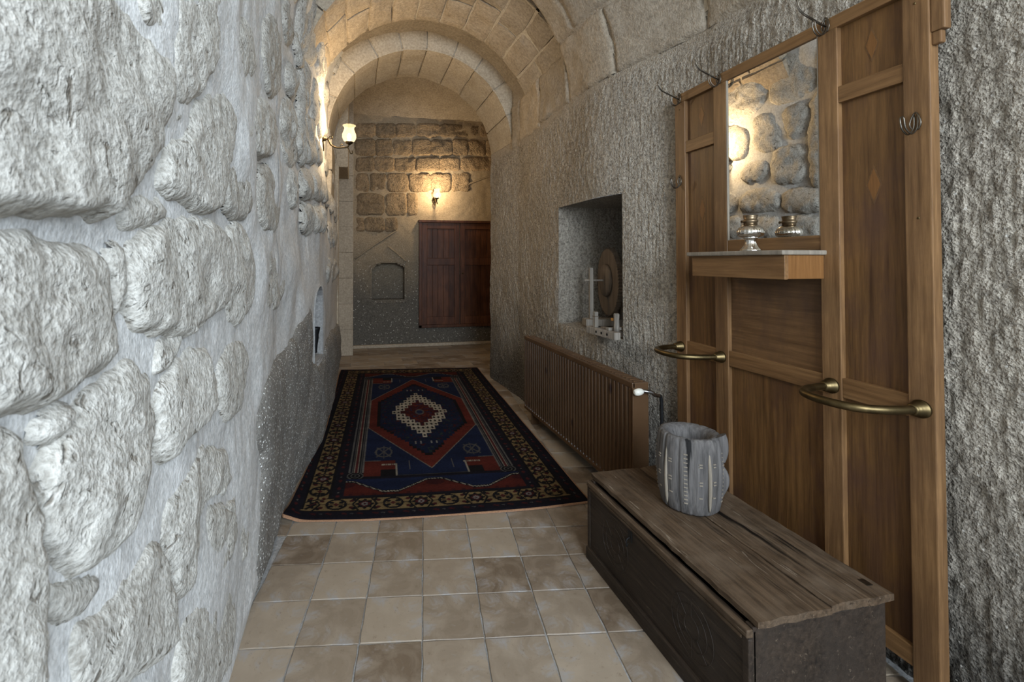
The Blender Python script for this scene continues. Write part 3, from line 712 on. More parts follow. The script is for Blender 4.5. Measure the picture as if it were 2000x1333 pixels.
# ------------------------------------------------------------------ rug
def rug():
    Wd, Ln = 1.53, 3.06; nu, nv = 300, 600
    u = np.linspace(0, Wd, nu); v = np.linspace(0, Ln, nv); U, V = np.meshgrid(u, v, indexing='ij')
    C = np.zeros(U.shape+(3,)); 
    navy = np.array((0.010, 0.016, 0.045)); dark = np.array((0.010, 0.009, 0.014)); gold = np.array((0.20, 0.135, 0.060)); red = np.array((0.115, 0.020, 0.013))
    white = np.array((0.46, 0.40, 0.31)); blk = np.array((0.008, 0.007, 0.008)); grey = np.array((0.12, 0.11, 0.10)); maroon = np.array((0.050, 0.010, 0.010)); green = np.array((0.022, 0.030, 0.026))
    def put(m, c): C[m] = c
    C[:] = dark
    eu = np.minimum(U, Wd-U); ev = np.minimum(V, Ln-V)
    cu = U-Wd/2; cv = V-Ln/2
    # outer guard: tiny flowers on near-black
    oub = (np.minimum(eu, ev) < 0.085)
    tu = ((U+V)/0.075) % 1.0-0.5; put(oub & (np.abs(np.minimum(eu, ev)-0.045)+np.abs(tu)*0.05 < 0.011), maroon*1.2)
    put(oub & (np.abs(np.minimum(eu, ev)-0.045)+np.abs(((U+V)/0.15) % 1.0-0.5)*0.09 < 0.006), grey*0.8)
    # gold main border with blossoms and leaf brackets
    def border(e, along, lo, hi, mask):
        b = mask & (e >= lo) & (e < hi); put(b, gold); w = hi-lo; mid = (lo+hi)/2
        put(mask & ((np.abs(e-lo) < 0.006) | (np.abs(e-hi) < 0.006)), blk)
        per = 0.285; s = ((along/per) % 1.0-0.5)*per; d = e-mid; r = np.hypot(s, d)
        th = np.arctan2(d, s)
        put(b & (r < 0.042+0.007*np.cos(8*th)), blk); put(b & (r < 0.026+0.004*np.cos(4*th)), maroon*1.3); put(b & (r < 0.016), grey*1.6); put(b & (r < 0.007), maroon)
        s2 = (((along/per)+0.5) % 1.0-0.5)*per
        put(b & (np.abs(np.hypot(s2, d)-0.047) < 0.007), blk*1.2); put(b & (np.abs(d) < 0.004) & (np.abs(s2) < 0.09), blk)
        put(b & (np.hypot(np.abs(s2)-0.024, np.abs(d)-0.018) < 0.012), blk); put(b & (np.abs(s2)+np.abs(d) < 0.016), maroon*1.4)
        put(b & (np.abs(np.abs(s2)-0.082-np.abs(d)*0.5) < 0.006), blk); put(b & (np.hypot(np.abs(s2)-0.088, np.abs(d)-0.040) < 0.013), blk)
        put(b & (np.hypot(np.abs(s)-0.068, np.abs(d)-0.032) < 0.011), maroon)
    sidez = eu < ev*1.0+0.0
    border(eu, V+0.02, 0.085, 0.205, sidez & (eu < ev)); border(ev, U+0.04, 0.070, 0.195, ~(eu < ev))
    put((np.abs(eu-ev) < 0.004) & (eu > 0.085) & (eu < 0.2), blk)
    # inner guard
    g2 = (eu >= 0.21) & (ev >= 0.20); put(g2, dark)
    put(g2 & (eu < 0.275) & (np.abs(eu-0.243)+np.abs((V/0.085) % 1.0-0.5)*0.06 < 0.013), maroon*1.4)
    put(g2 & (eu < 0.275) & (np.abs(eu-0.243)+np.abs((V/0.17) % 1.0-0.5)*0.12 < 0.006), grey)
    # end panels with zigzag
    ep = (eu >= 0.275) & (ev >= 0.215) & (ev < 0.425); put(ep, navy)
    per = 0.49; tri = np.abs(((cu/per)+0.5) % 1.0-0.5)*2; zz = 0.25+0.12*np.clip(1.25-1.5*tri, 0, 1)
    put(ep & (ev < zz), red*0.75); put(ep & (np.abs(ev-zz) < 0.013), blk); put(ep & (np.abs(ev-zz) < 0.006) & (((U*1.3+V)/0.022) % 1.0 < 0.55), white*0.8)
    put(ep & (np.hypot(((cu/per+0.5) % 1.0-0.5)*per*0.6, ev-0.33) < 0.03), maroon)
    put(ep & (ev < 0.24) & (((U/0.06) % 1.0) < 0.35), maroon); put(ep & (ev > 0.395), dark)
    # side stripes
    st = (eu >= 0.275) & (eu < 0.365) & (ev >= 0.425); put(st, dark)
    for a, w, c in ((0.284, .0035, grey), (0.302, .003, grey*0.8), (0.322, .010, maroon*1.7), (0.311, .0025, white*.55), (0.334, .0025, white*.55), (0.347, .004, grey*.8), (0.361, .0035, grey*1.1)):
        put(st & (np.abs(eu-a) < w), c)
    put((eu >= 0.275) & (eu < 0.365) & (ev > 0.40) & (ev < 0.475), blk)
    put((eu >= 0.275) & (eu < 0.365) & (ev > 0.40) & (ev < 0.475) & (np.hypot((eu-0.32), (ev-0.437)) % 0.02 < 0.006), grey)
    # field
    fx = Wd/2-0.365; fld = (np.abs(cu) < fx) & (ev >= 0.425); put(fld, navy)
    put(fld & (((ev-0.425) < 0.006)), grey*0.5)
    ax = np.abs(cu); ay = np.abs(cv)
    hexd = np.maximum(ax-0.395, (ax*1.75+ay-1.02)/2.0)               # elongated hexagon
    put(fld & (hexd < 0.006), white*0.45); put(fld & (hexd < 0.0), red)
    q = 0.024; axq = np.floor(ax/q)*q; ayq = np.floor(ay/(q*1.6))*q*1.6
    hin = np.maximum(axq-0.305, (axq*1.75+ayq-0.80)/2.0)
    put(fld & (hin < 0.012), blk); put(fld & (hin < 0.0), navy*0.8)
    flk = fld & (hin < -0.015); sp = vn(np.stack([U*70, V*46, U*0], -1), 3); put(flk & (sp > 0.62), maroon); put(flk & (sp < -0.66), green)
    for s in (-1, 1):
        for k in (-2, -1, 1, 2): put(fld & (np.abs(cu-k*0.035) < 0.006) & (np.abs(cv-s*0.63) < 0.022), grey*1.7)
    # stepped ivory medallion
    qx, qy = 0.034, 0.072; bx = np.floor(ax/qx+0.5)*qx; by = np.floor(ay/qy+0.5)*qy
    k = bx/0.205+by/0.50
    put(fld & (k < 1.12), white)
    ox = np.abs(ax/qx+0.5-np.floor(ax/qx+0.5)-0.5); oy = np.abs(ay/qy+0.5-np.floor(ay/qy+0.5)-0.5)
    put(fld & (k < 1.12) & (k > 0.70) & (ox+oy < 0.34), blk)
    put(fld & (k < 0.72), maroon*1.1); put(fld & (k < 0.72) & (ax < 0.115) & (ay < 0.30) & (sp > 0.45), red)
    put(fld & (k < 0.72) & (sp < -0.6), navy*2); r = np.hypot(ax, ay*0.55); put(fld & (r < 0.03), navy*1.5); put(fld & (np.abs(r-0.03) < 0.006), grey)
    # corner pieces, small trees
    for sv in (-1, 1):
        for su in (-1, 1):
            du = su*cu; dv = sv*cv
            put(fld & (du > 0.215) & (dv > 0.90), red*0.8); put(fld & (du > 0.215) & (dv > 0.90) & (du < 0.30) & (dv > 1.02), blk)
            put(fld & (np.abs(du-0.212) < 0.005) & (dv > 0.955), white*.6); put(fld & (du > 0.20) & (du < 0.30) & (np.abs(dv-0.955) < 0.009) & (((U/0.012) % 1.0) < .7), white*.6)
            put(fld & (du > 0.30) & (np.abs(dv-0.90) < 0.006), grey)
            tx = du-0.285; ty = dv-0.77; rr_ = np.hypot(tx, ty*0.7)
            put(fld & (rr_ < 0.07) & ((np.abs(tx) < .004) | (np.abs(np.abs(tx)-np.abs(ty)*0.6) < .006) | (np.abs(rr_-0.05) < .006)), grey*0.75)
            put(fld & (np.abs(du-0.13) < 0.004) & (np.abs(dv-0.97) < 0.06), grey)
    C *= 0.64; C *= (1+0.16*vn(np.stack([U*0, V*26, U*0], -1), 21))[..., None]; C *= (1+0.25*vn(np.stack([U*160, V*160, U*0], -1), 22))[..., None]
    A = np.array((-0.330, 2.325)); B = np.array((1.180, 2.175)); D = np.array((-0.128, 5.36)); E_ = np.array((1.395, 5.16))
    s = (U/Wd)[..., None]; t = (V/Ln)[..., None]
    X = (A*(1-s)+B*s)*(1-t)+(D*(1-s)+E_*s)*t
    X[..., 1] += 0.012*vn(np.stack([U*2.5, V*0, U*0], -1), 31)*(1-t[..., 0])-0.035*np.sin(np.pi*s[..., 0])*(1-t[..., 0])
    lim = xL(X[..., 1], 0.0)+0.028; X[..., 0] = np.maximum(X[..., 0], lim+0.0)
    Z = 0.010+0.002*vn(np.stack([U*4, V*4, U*0], -1), 33)
    Z = Z+0.03*np.exp(-(U/0.07)**2-(V/0.10)**2)
    e = np.minimum(eu, ev); Z = Z-0.004*(1-sstep(0, 0.012, e))
    X3 = np.concatenate([X, Z[..., None]], -1)
    o = quadmesh('rug', X3.reshape(-1, 3), grid_faces(nu, nv), M['rug'], None, True)
    ca = o.data.color_attributes.new('knots', 'FLOAT_COLOR', 'POINT')
    ca.data.foreach_set('color', np.concatenate([C, np.ones(U.shape+(1,))], -1).astype(np.float32).ravel())
    tag(o, 'dark navy and red medallion rug with gold borders on the tiled floor', 'rug')
    # edge binding: thick band round the rim down to the floor
    idx = [(i, 0) for i in range(0, nu, 3)]+[(nu-1, j) for j in range(0, nv, 3)]+[(i, nv-1) for i in range(nu-1, -1, -3)]+[(0, j) for j in range(nv-1, -1, -3)]
    ctr = X3.reshape(-1, 3).mean(0); V_ = []; F_ = []
    for (i, j) in idx:
        p = X3[i, j]; d = (p-ctr)[:2]; d = d/np.linalg.norm(d)
        out = np.array((0, 0.0));
        if j == 0: out = np.array((0, -1.0))
        elif j == nv-1: out = np.array((0, 1.0))
        elif i == 0: out = np.array((-1.0, 0))
        else: out = np.array((1.0, 0))
        V_ += [p+np.array((0, 0, 0.001)), p+np.array((*(out*0.007), 0.0005)), np.array((p[0]+out[0]*0.009, p[1]+out[1]*0.009, 0.0015+max(0, p[2]-0.012)))]
    n = len(idx)
    for k in range(n):
        a, b = 3*k, 3*((k+1) % n); F_ += [(a, a+1, b+1, b), (a+1, a+2, b+2, b+1)]
    mesh('edge_binding', V_, F_, M['selvedge'], o, True)['label'] = 'tan cord binding round the rug edge'
rug()
# ------------------------------------------------------------------ chest
def chest():
    r = empty('wooden_chest', (0.96, 0.985, 0)); tag(r, 'low dark wooden chest with worn plank lid standing before the coat stand', 'chest')
    L, D, Hh = 0.80, 0.445, 0.325
    box('end_board', (0.012, 0, 0.0), (D-0.015, 0.024, Hh-0.004), M['chest_dark'], r, 0.003)
    box('end_board', (0.012, L-0.024, 0.0), (D-0.015, L, Hh-0.004), M['chest_dark'], r, 0.003)
    box('back_board', (D-0.035, 0.02, 0.02), (D-0.015, L-0.02, Hh-0.004), M['chest_dark'], r, 0.003)
    box('bottom_board', (0.02, 0.02, 0.03), (D-0.03, L-0.02, 0.05), M['chest_dark'], r, 0.002)
    f = box('front_board', (0.0, 0.0, 0.045), (0.022, L, Hh-0.012), M['chest_dark'], r, 0.003)
    # raised mouldings round the front board
    for nm, lo, hi in (('moulding', (-0.008, -0.002, Hh-0.028), (0.012, L, Hh-0.008)), ('moulding', (-0.004, -0.003, 0.05), (0.010, 0.018, Hh-0.03)),
                       ('moulding', (-0.004, L-0.018, 0.05), (0.010, L+0.002, Hh-0.03)), ('moulding', (-0.006, 0.018, Hh-0.042), (0.008, L-0.018, Hh-0.031))):
        box(nm, lo, hi, M['chest_lid'] if hi[2]-lo[2] < .03 else M['chest_dark'], f, 0.004, 3)
    # shallow carved rounds and rays on the front
    for cy in (0.20, 0.60):
        bm = bmesh.new()
        for rad in (0.085, 0.06, 0.03):
            tube_bm(bm, [(-0.0005, cy+rad*math.cos(a), 0.17+rad*math.sin(a)) for a in np.linspace(0, 2*math.pi, 17)], 0.0016, 5, 2, False)
        for k in range(8):
            a = k*math.pi/4; tube_bm(bm, [(-0.0005, cy+.03*math.cos(a), .17+.03*math.sin(a)), (-0.0005, cy+.085*math.cos(a), .17+.085*math.sin(a))], 0.0014, 5, 1, False)
        bm_obj('carving', bm, M['chest_dark'], f)
    pl_ = box('plinth', (-0.012, -0.002, 0.0), (0.02, L+0.002, 0.05), M['chest_dark'], r, 0.005)
    tube('lock_hook', [(-0.004, 0.50, 0.255), (-0.014, 0.50, 0.250), (-0.018, 0.50, 0.232), (-0.012, 0.506, 0.222), (-0.006, 0.506, 0.232)], 0.0022, M['iron'], f)
    box('hasp_plate', (-0.003, 0.49, 0.24), (0.001, 0.512, 0.285), M['iron'], f, 0.001)
    def plank(name, x0, x1, y0, y1, z0, z1, sd, jag):
        rg = random.Random(sd); n = 26; T = []; 
        for k in range(n+1):
            y = y0+(y1-y0)*k/n
            T.append((x0+rg.uniform(-.002, .002), x1+rg.uniform(-.0018, .0018), y))
        V_ = []; F_ = []; m = 7
        for k, (a, b, y) in enumerate(T):
            for j in range(m):
                t = j/(m-1); x = a+(b-a)*t; yy = y
                if k == 0: yy = y+jag*rg.uniform(-1, .6)
                if k == n: yy = y+jag*rg.uniform(-.6, 1)
                drop = 0.003 if j in (0, m-1) else 0.0
                V_.append((x, yy, z1-drop+rg.uniform(-.0012, .0012)))
        o_ = len(V_)
        V_ += [(x, y, z0) for (x, y, z) in V_]
        for k in range(n):
            for j in range(m-1):
                a = k*m+j; F_.append((a, a+1, a+m+1, a+m)); F_.append((o_+a, o_+a+m, o_+a+m+1, o_+a+1))
        rim = [j for j in range(m)]+[k*m+m-1 for k in range(1, n+1)]+[n*m+j for j in range(m-2, -1, -1)]+[k*m for k in range(n-1, 0, -1)]
        for a, b in zip(rim, rim[1:]+rim[:1]): F_.append((a, o_+a, o_+b, b))
        return mesh(name, V_, F_, M['chest_lid'], r)
    plank('lid_plank', 0.016, 0.238, -0.012, L+0.006, Hh+0.002, Hh+0.020, 1, 0.004)
    plank('lid_plank', 0.242, 0.452, -0.006, L+0.004, Hh+0.000, Hh+0.021, 2, 0.004)
    box('lid_hinge', (0.41, 0.03, Hh+0.0195), (0.43, 0.055, Hh+0.0225), M['hook_metal'], r, 0.001)
chest()
# ------------------------------------------------------------------ carved mortar on the chest
def mortar():
    r = empty('wooden_mortar', (1.20, 1.485, 0.3485), math.radians(20)); tag(r, 'grey weathered carved wooden mortar standing on the chest lid', 'mortar')
    prof = [(0.088, 0.0), (0.096, 0.008), (0.104, 0.05), (0.109, 0.11), (0.110, 0.16), (0.106, 0.22), (0.102, 0.252), (0.097, 0.262), (0.088, 0.264), (0.070, 0.256), (0.062, 0.235), (0.056, 0.16), (0.048, 0.08), (0.02, 0.07)]
    gr = [0.15, 0.62, 1.02, 1.46, 1.95, 2.42, 2.85, 3.35, 3.80, 4.22, 4.70, 5.2, 5.66, 6.05]
    def mod(a, z, i):
        if i > 8: return 1.0
        d = min(abs((a-g+math.pi) % (2*math.pi)-math.pi) for g in gr)
        return 1-0.06*math.exp(-(d/0.035)**2)+0.006*math.sin(a*5+z*20)
    b = lathe('body', prof, M['grey_wood'], r, 128, mod)
    for k, g in enumerate(gr):
        if k % 3 == 0:
            g2 = g+0.085; bm = bmesh.new()
            tube_bm(bm, [(0.1045*math.cos(g2), 0.1045*math.sin(g2), 0.02), (0.1088*math.cos(g2), 0.1088*math.sin(g2), 0.12), (0.1035*math.cos(g2), 0.1035*math.sin(g2), 0.225)], lambda t: 0.0055*(1-abs(2*t-1)**3)+0.001, 6, 6)
            bm_obj('inlay_strip', bm, M['pale_wood'], b)
    bm = bmesh.new()
    def notch(a, z, w=0.010, h=0.004):
        rr_ = np.interp(z, [0, .05, .11, .16, .22, .25], [.092, .104, .109, .110, .106, .102])*0.996
        m = Matrix.Rotation(a, 4, 'Z') @ Matrix.Translation((rr_, 0, z)) @ Matrix.Diagonal((0.006, w, h, 1))
        bmesh.ops.create_cube(bm, size=1.0, matrix=m)
    for k, g in enumerate(gr):
        nx_ = gr[(k+1) % len(gr)]+(2*math.pi if k == len(gr)-1 else 0); c = (g+nx_)/2
        if k % 3 == 1:
            for q in range(13): notch(c, 0.045+q*0.014, 0.012, 0.0035)
        else:
            for z in (0.185, 0.176, 0.125, 0.115, 0.070): notch(c, z, 0.011, 0.0035)
    bm_obj('notches', bm, M['pale_wood'], b)['kind'] = 'stuff'
    a = math.radians(-52-20)
    bm = bmesh.new(); R_ = lambda rad, z: (rad*math.cos(a), rad*math.sin(a), z)
    tube_bm(bm, [R_(0.098, 0.268), R_(0.106, 0.250), R_(0.110, 0.215), R_(0.104, 0.180)], lambda t: 0.021*(1-0.55*t)+0.001, 12, 6)
    bm_obj('lug', bm, M['grey_wood'], r)
    bm = bmesh.new(); tube_bm(bm, [R_(0.100, 0.170), R_(0.111, 0.140), R_(0.112, 0.10), R_(0.101, 0.055)], lambda t: 0.012*math.sin(math.pi*min(max(t, .12), .9))+0.002, 10, 6)
    bm_obj('lug', bm, M['grey_wood'], r)
mortar()
# ------------------------------------------------------------------ hall stand
def hallstand():
    X0 = 1.55; r = empty('hall_stand', (X0, 1.48, 0)); tag(r, 'tall oak coat stand with mirror, shelf and hooks against the tuff wall', 'coat stand')
    y0 = 1.48; Y = lambda y: y-y0
    T = 0.034; ztop = 2.04
    for a, b, zb in ((0.968, 1.032, 0.0), (1.216, 1.280, 0.08), (1.680, 1.750, 0.08), (1.930, 1.998, 0.0)):
        box('stile', (0, Y(a), zb), (T, Y(b), 2.0), M['oak_z'], r, 0.003)
    box('top_rail', (-0.002, Y(0.968), 1.998), (T, Y(2.012), ztop), M['oak_y'], r, 0.003)
    cols = [(1.032, 1.216), (1.280, 1.680), (1.750, 1.930)]
    for ci, (a, b) in enumerate(cols):
        box('rail', (0.003, Y(a), 0.787), (T-0.002, Y(b), 0.850), M['oak_y'], r, 0.002)
        box('rail', (0.003, Y(a), 0.082), (T-0.002, Y(b), 0.138), M['oak_y'], r, 0.002)
        box('panel', (0.018, Y(a)-0.004, 0.130), (0.026, Y(b)+0.004, 0.792), M['oak_panel'], r, 0.0)
        if ci != 1:
            box('rail', (0.003, Y(a), 1.748), (T-0.002, Y(b), 1.802), M['oak_y'], r, 0.002)
            p1 = box('panel', (0.018, Y(a)-0.004, 0.845), (0.026, Y(b)+0.004, 1.755), M['oak_panel'], r, 0.0)
            p2 = box('panel', (0.018, Y(a)-0.004, 1.797), (0.026, Y(b)+0.004, 2.002), M['oak_panel'], r, 0.0)
            c = Y((a+b)/2)
            for pz, pp, hw, hh in ((1.465, p1, 0.018, 0.050), (1.900, p2, 0.016, 0.044)):
                mesh('diamond_inlay', [(0.0172, c-hw*1.25, pz), (0.0172, c, pz-hh*1.25), (0.0172, c+hw*1.25, pz), (0.0172, c, pz+hh*1.25), (0.0185, c-hw*1.25, pz), (0.0185, c, pz-hh*1.25), (0.0185, c+hw*1.25, pz), (0.0185, c, pz+hh*1.25)],
                     [(0, 3, 2, 1), (0, 1, 5, 4), (1, 2, 6, 5), (2, 3, 7, 6), (3, 0, 4, 7)], M['oak_panel_y'], pp)
                mesh('diamond_inlay', [(0.0164, c-hw, pz), (0.0164, c, pz-hh), (0.0164, c+hw, pz), (0.0164, c, pz+hh), (0.018, c-hw, pz), (0.018, c, pz-hh), (0.018, c+hw, pz), (0.018, c, pz+hh)],
                     [(0, 3, 2, 1), (0, 1, 5, 4), (1, 2, 6, 5), (2, 3, 7, 6), (3, 0, 4, 7)], M['inlay'], pp)
        else:
            box('panel', (0.018, Y(a)-0.004, 0.845), (0.026, Y(b)+0.004, 1.272), M['oak_panel_y'], r, 0.0)
            box('rail', (0.003, Y(a), 1.266), (T-0.002, Y(b), 1.318), M['oak_y'], r, 0.002)
            box('backing_board', (0.014, Y(a)-0.004, 1.31), (0.026, Y(b)+0.004, 2.002), M['oak_panel'], r, 0.0)
            g = box('mirror_glass', (0.006, Y(a)+0.0, 1.316), (0.0135, Y(b)-0.0, 1.999), M['mirror'], r, 0.0); g['label'] = 'old silvered mirror glass'
            for s, yy in ((1, a), (-1, b)):
                box('mirror_bead', (0.001, Y(yy)-0.004 if s < 0 else Y(yy), 1.316), (0.008, Y(yy) if s < 0 else Y(yy)+0.004, 1.999), M['pale_wood'], r, 0.001)
    # shelf on its boxed apron
    s = box('shelf', (-0.178, Y(1.258), 1.250), (0.004, Y(1.705), 1.266), M['pale_wood'], r, 0.005, 3)
    ap = box('apron', (-0.160, Y(1.268), 1.168), (-0.146, Y(1.692), 1.252), M['oak_y'], r, 0.002)
    box('apron_side', (-0.147, Y(1.268), 1.170), (0.0, Y(1.282), 1.252), M['inlay'], r, 0.002)
    box('apron_side', (-0.147, Y(1.678), 1.170), (0.0, Y(1.692), 1.252), M['oak_y'], r, 0.002)
    # corbel at the head of the near edge
    cb_ = box('side_bracket', (0.004, Y(0.936), 1.86), (T-0.004, Y(0.968), 2.04), M['oak_z'], r, 0.004)
    box('bracket_foot', (0.008, Y(0.946), 1.825), (T-0.008, Y(0.968), 1.86), M['oak_z'], cb_, 0.004)
    # screws and worn heads
    for yy, z in ((1.965, 1.965), (1.0, 1.35), (1.0, 1.958)):
        lathe('screw', [(0.0035, 0), (0.0032, 0.0014), (0.001, 0.002)], M['brass'], r, 10, None, Matrix.Translation((0.0005, Y(yy), z)) @ Matrix.Rotation(-math.pi/2, 4, 'Y'))
    # umbrella rails
    for a, b in ((1.000, 1.247), (1.716, 1.966)):
        bm = bmesh.new(); ya, yb = Y(a), Y(b); dpt = 0.185
        tube_bm(bm, [(0.0, ya, .818), (-0.06, ya+0.002, .818), (-0.125, ya+0.018, .818), (-dpt+0.012, ya+0.055, .818), (-dpt-0.004, (ya+yb)/2, .818), (-dpt+0.012, yb-0.055, .818), (-0.125, yb-0.018, .818), (-0.06, yb-0.002, .818), (0.0, yb, .818)], 0.0120, 14, 6)
        rail = bm_obj('umbrella_rail', bm, M['brass'], r); rail['label'] = 'bowed brass umbrella rail'
        for yy in (ya, yb):
            lathe('rail_flange', [(0.025, 0), (0.025, 0.007), (0.021, 0.009), (0.022, 0.015), (0.0185, 0.017), (0.0195, 0.024), (0.0165, 0.026), (0.0165, 0.034), (0.0125, 0.038)], M['brass'], rail, 24, None,
                  Matrix.Translation((0.0, yy, .818)) @ Matrix.Rotation(-math.pi/2, 4, 'Y'))
    # wire hooks
    def hook(yy, z, long=True):
        bm = bmesh.new(); w = 0.009
        up_ = [(0.0, 0.0), (-0.018, 0.004), (-0.055, 0.018), (-0.095, 0.034), (-0.114, 0.055), (-0.118, 0.070)]
        lo_ = [(-0.002, 0.022), (-0.004, -0.012), (-0.024, -0.033), (-0.046, -0.018), (-0.052, 0.008)]
        if long: tube_bm(bm, [(d, w*0.3, h) for d, h in up_]+[(-0.121, 0, 0.077)]+[(d, -w*0.3, h) for d, h in up_[::-1]], 0.0019, 6, 4)
        tube_bm(bm, [(d, w*0.5, h) for d, h in lo_]+[(-0.052, 0, 0.014)]+[(d, -w*0.5, h) for d, h in lo_[::-1]], 0.0023, 6, 4)
        tube_bm(bm, [(-0.003, w*.6, -0.020), (-0.005, w*1.5, 0.0), (-0.003, 0, 0.030), (-0.005, -w*1.5, 0.0), (-0.003, -w*.6, -0.020)], 0.0022, 6, 4)
        o = bm_obj('coat_hook', bm, M['hook_metal'], r); o.location = (-0.001, Y(yy), z); o['label'] = 'bent wire coat hook'
    for yy in (1.962, 1.712, 1.248, 1.000): hook(yy, 2.016)
    hook(1.962, 1.615, False); hook(1.000, 1.618, False)
hallstand()
# ------------------------------------------------------------------ silver oil lamp on the shelf
def oil_lamp():
    r = empty('oil_lamp', (1.468, 1.478, 1.2665)); tag(r, 'small silvered glass oil lamp base on the mirror shelf', 'oil lamp'); r.scale = (1.13, 1.13, 1.17)
    lathe('foot', [(0.033, 0), (0.033, 0.004), (0.027, 0.010), (0.020, 0.020), (0.017, 0.030), (0.018, 0.040), (0.025, 0.046)], M['silver'], r, 48, lambda a, z, i: 1+0.025*math.cos(14*a))
    lathe('font', [(0.025, 0.0455), (0.036, 0.050), (0.0395, 0.058), (0.039, 0.066), (0.034, 0.075), (0.026, 0.081), (0.020, 0.084)], M['silver'], r, 96, lambda a, z, i: 1+0.035*abs(math.cos(10*a)))
    c = lathe('collar', [(0.0195, 0.0835), (0.0195, 0.092), (0.022, 0.094), (0.022, 0.100), (0.0185, 0.102), (0.0205, 0.112), (0.0215, 0.116), (0.012, 0.117)], M['collar'], r, 32, lambda a, z, i: 1+0.02*math.cos(16*a))
    tube('wick_knob', [(0, 0.018, 0.098), (0, 0.034, 0.098)], 0.0018, M['collar'], c, 6, 1)
    lathe('wick_wheel', [(0.005, 0), (0.005, 0.003), (0.001, 0.0035)], M['collar'], c, 12, None, Matrix.Translation((0, 0.033, 0.098)) @ Matrix.Rotation(-math.pi/2, 4, 'X'))
oil_lamp()
# ------------------------------------------------------------------ radiator
def radiator():
    xf = 1.30; ya, yb = 1.985, 3.41; z0, z1 = 0.095, 0.650; dp = 0.085
    r = empty('radiator', (xf, ya, 0)); tag(r, 'long brown ribbed panel radiator under the wall recess', 'radiator')
    L = yb-ya; n = 38; prof = []; p = (L-0.03)/n
    for k in range(n):
        s = 0.015+k*p
        prof += [(0.0, s), (0.0, s+p*0.45), (0.013, s+p*0.58), (0.013, s+p*0.87)]
    prof.append((0.0, 0.015+n*p))
    V_ = []; F_ = []
    zz = [z0+0.018, z0+0.028, z1-0.035, z1-0.025]
    for k, z in enumerate(zz):
        for (d, s) in prof: V_.append(((d if k in (1, 2) else 0.002), s, z))
    m = len(prof)
    for k in range(3):
        for j in range(m-1): F_.append((k*m+j, k*m+j+1, (k+1)*m+j+1, (k+1)*m+j))
    f = mesh('front_panel', V_, F_, M['radiator'], r)
    box('front_edge', (-0.002, 0.0, z0), (0.014, L, z0+0.02), M['radiator'], r, 0.003)
    box('front_edge', (-0.002, 0.0, z1-0.027), (0.014, L, z1), M['radiator'], r, 0.004)
    box('back_panel', (dp-0.016, 0.004, z0), (dp, L-0.004, z1-0.01), M['radiator'], r, 0.003)
    for y in (0.0, L-0.014): box('side_cover', (0.0, y, z0+0.002), (dp, y+0.014, z1), M['radiator'], r, 0.004)
    g = box('top_grille', (0.012, 0.012, z1-0.008), (dp-0.002, L-0.012, z1-0.001), M['radiator'], r, 0.002)
    for k in range(44):
        y = 0.03+k*(L-0.06)/43; box('grille_bar', (0.022, y-0.004, z1-0.0015), (dp-0.012, y+0.004, z1+0.0025), M['radiator'], g, 0.0)
    for y in (0.25, L-0.25): box('wall_bracket', (dp, y-0.015, z0+0.08), (float(xR(ya+y, .3))-xf+0.005, y+0.015, z1-0.08), M['radiator'], r, 0.0)
    # valve
    v = tube('valve_body', [(0.045, 0.004, z1-0.035), (0.045, -0.020, z1-0.035), (0.078, -0.030, z1-0.040), (0.10, -0.030, z1-0.055), (0.12, -0.028, z1-0.060)], 0.009, M['chrome'], r, 10)
    lathe('thermostat_knob', [(0.008, 0), (0.013, 0.006), (0.0165, 0.020), (0.0165, 0.034), (0.013, 0.044), (0.006, 0.047)], M['white_plastic'], v, 20, lambda a, z, i: 1+0.02*math.cos(10*a),
          Matrix.Translation((0.040, -0.022, z1-0.035)) @ Matrix.Rotation(-math.pi/2-0.1, 4, 'Y'))
    tube('feed_pipe', [(0.12, -0.028, z1-0.06), (0.135, -0.026, z1-0.10), (0.135, -0.024, 0.25), (0.135, -0.02, 0.0)], 0.008, M['iron'], r, 10)
    lathe('bleed_cap', [(0.010, 0), (0.010, 0.016), (0.006, 0.020)], M['white_plastic'], r, 14, None, Matrix.Translation((0.02, L, z0+0.02)) @ Matrix.Rotation(-math.pi/2, 4, 'X'))
    for y in (0.10, L-0.10):
        box('foot', (0.02, y-0.012, 0.0), (dp-0.01, y+0.012, z0+0.004), M['radiator'], r, 0.002)
radiator()
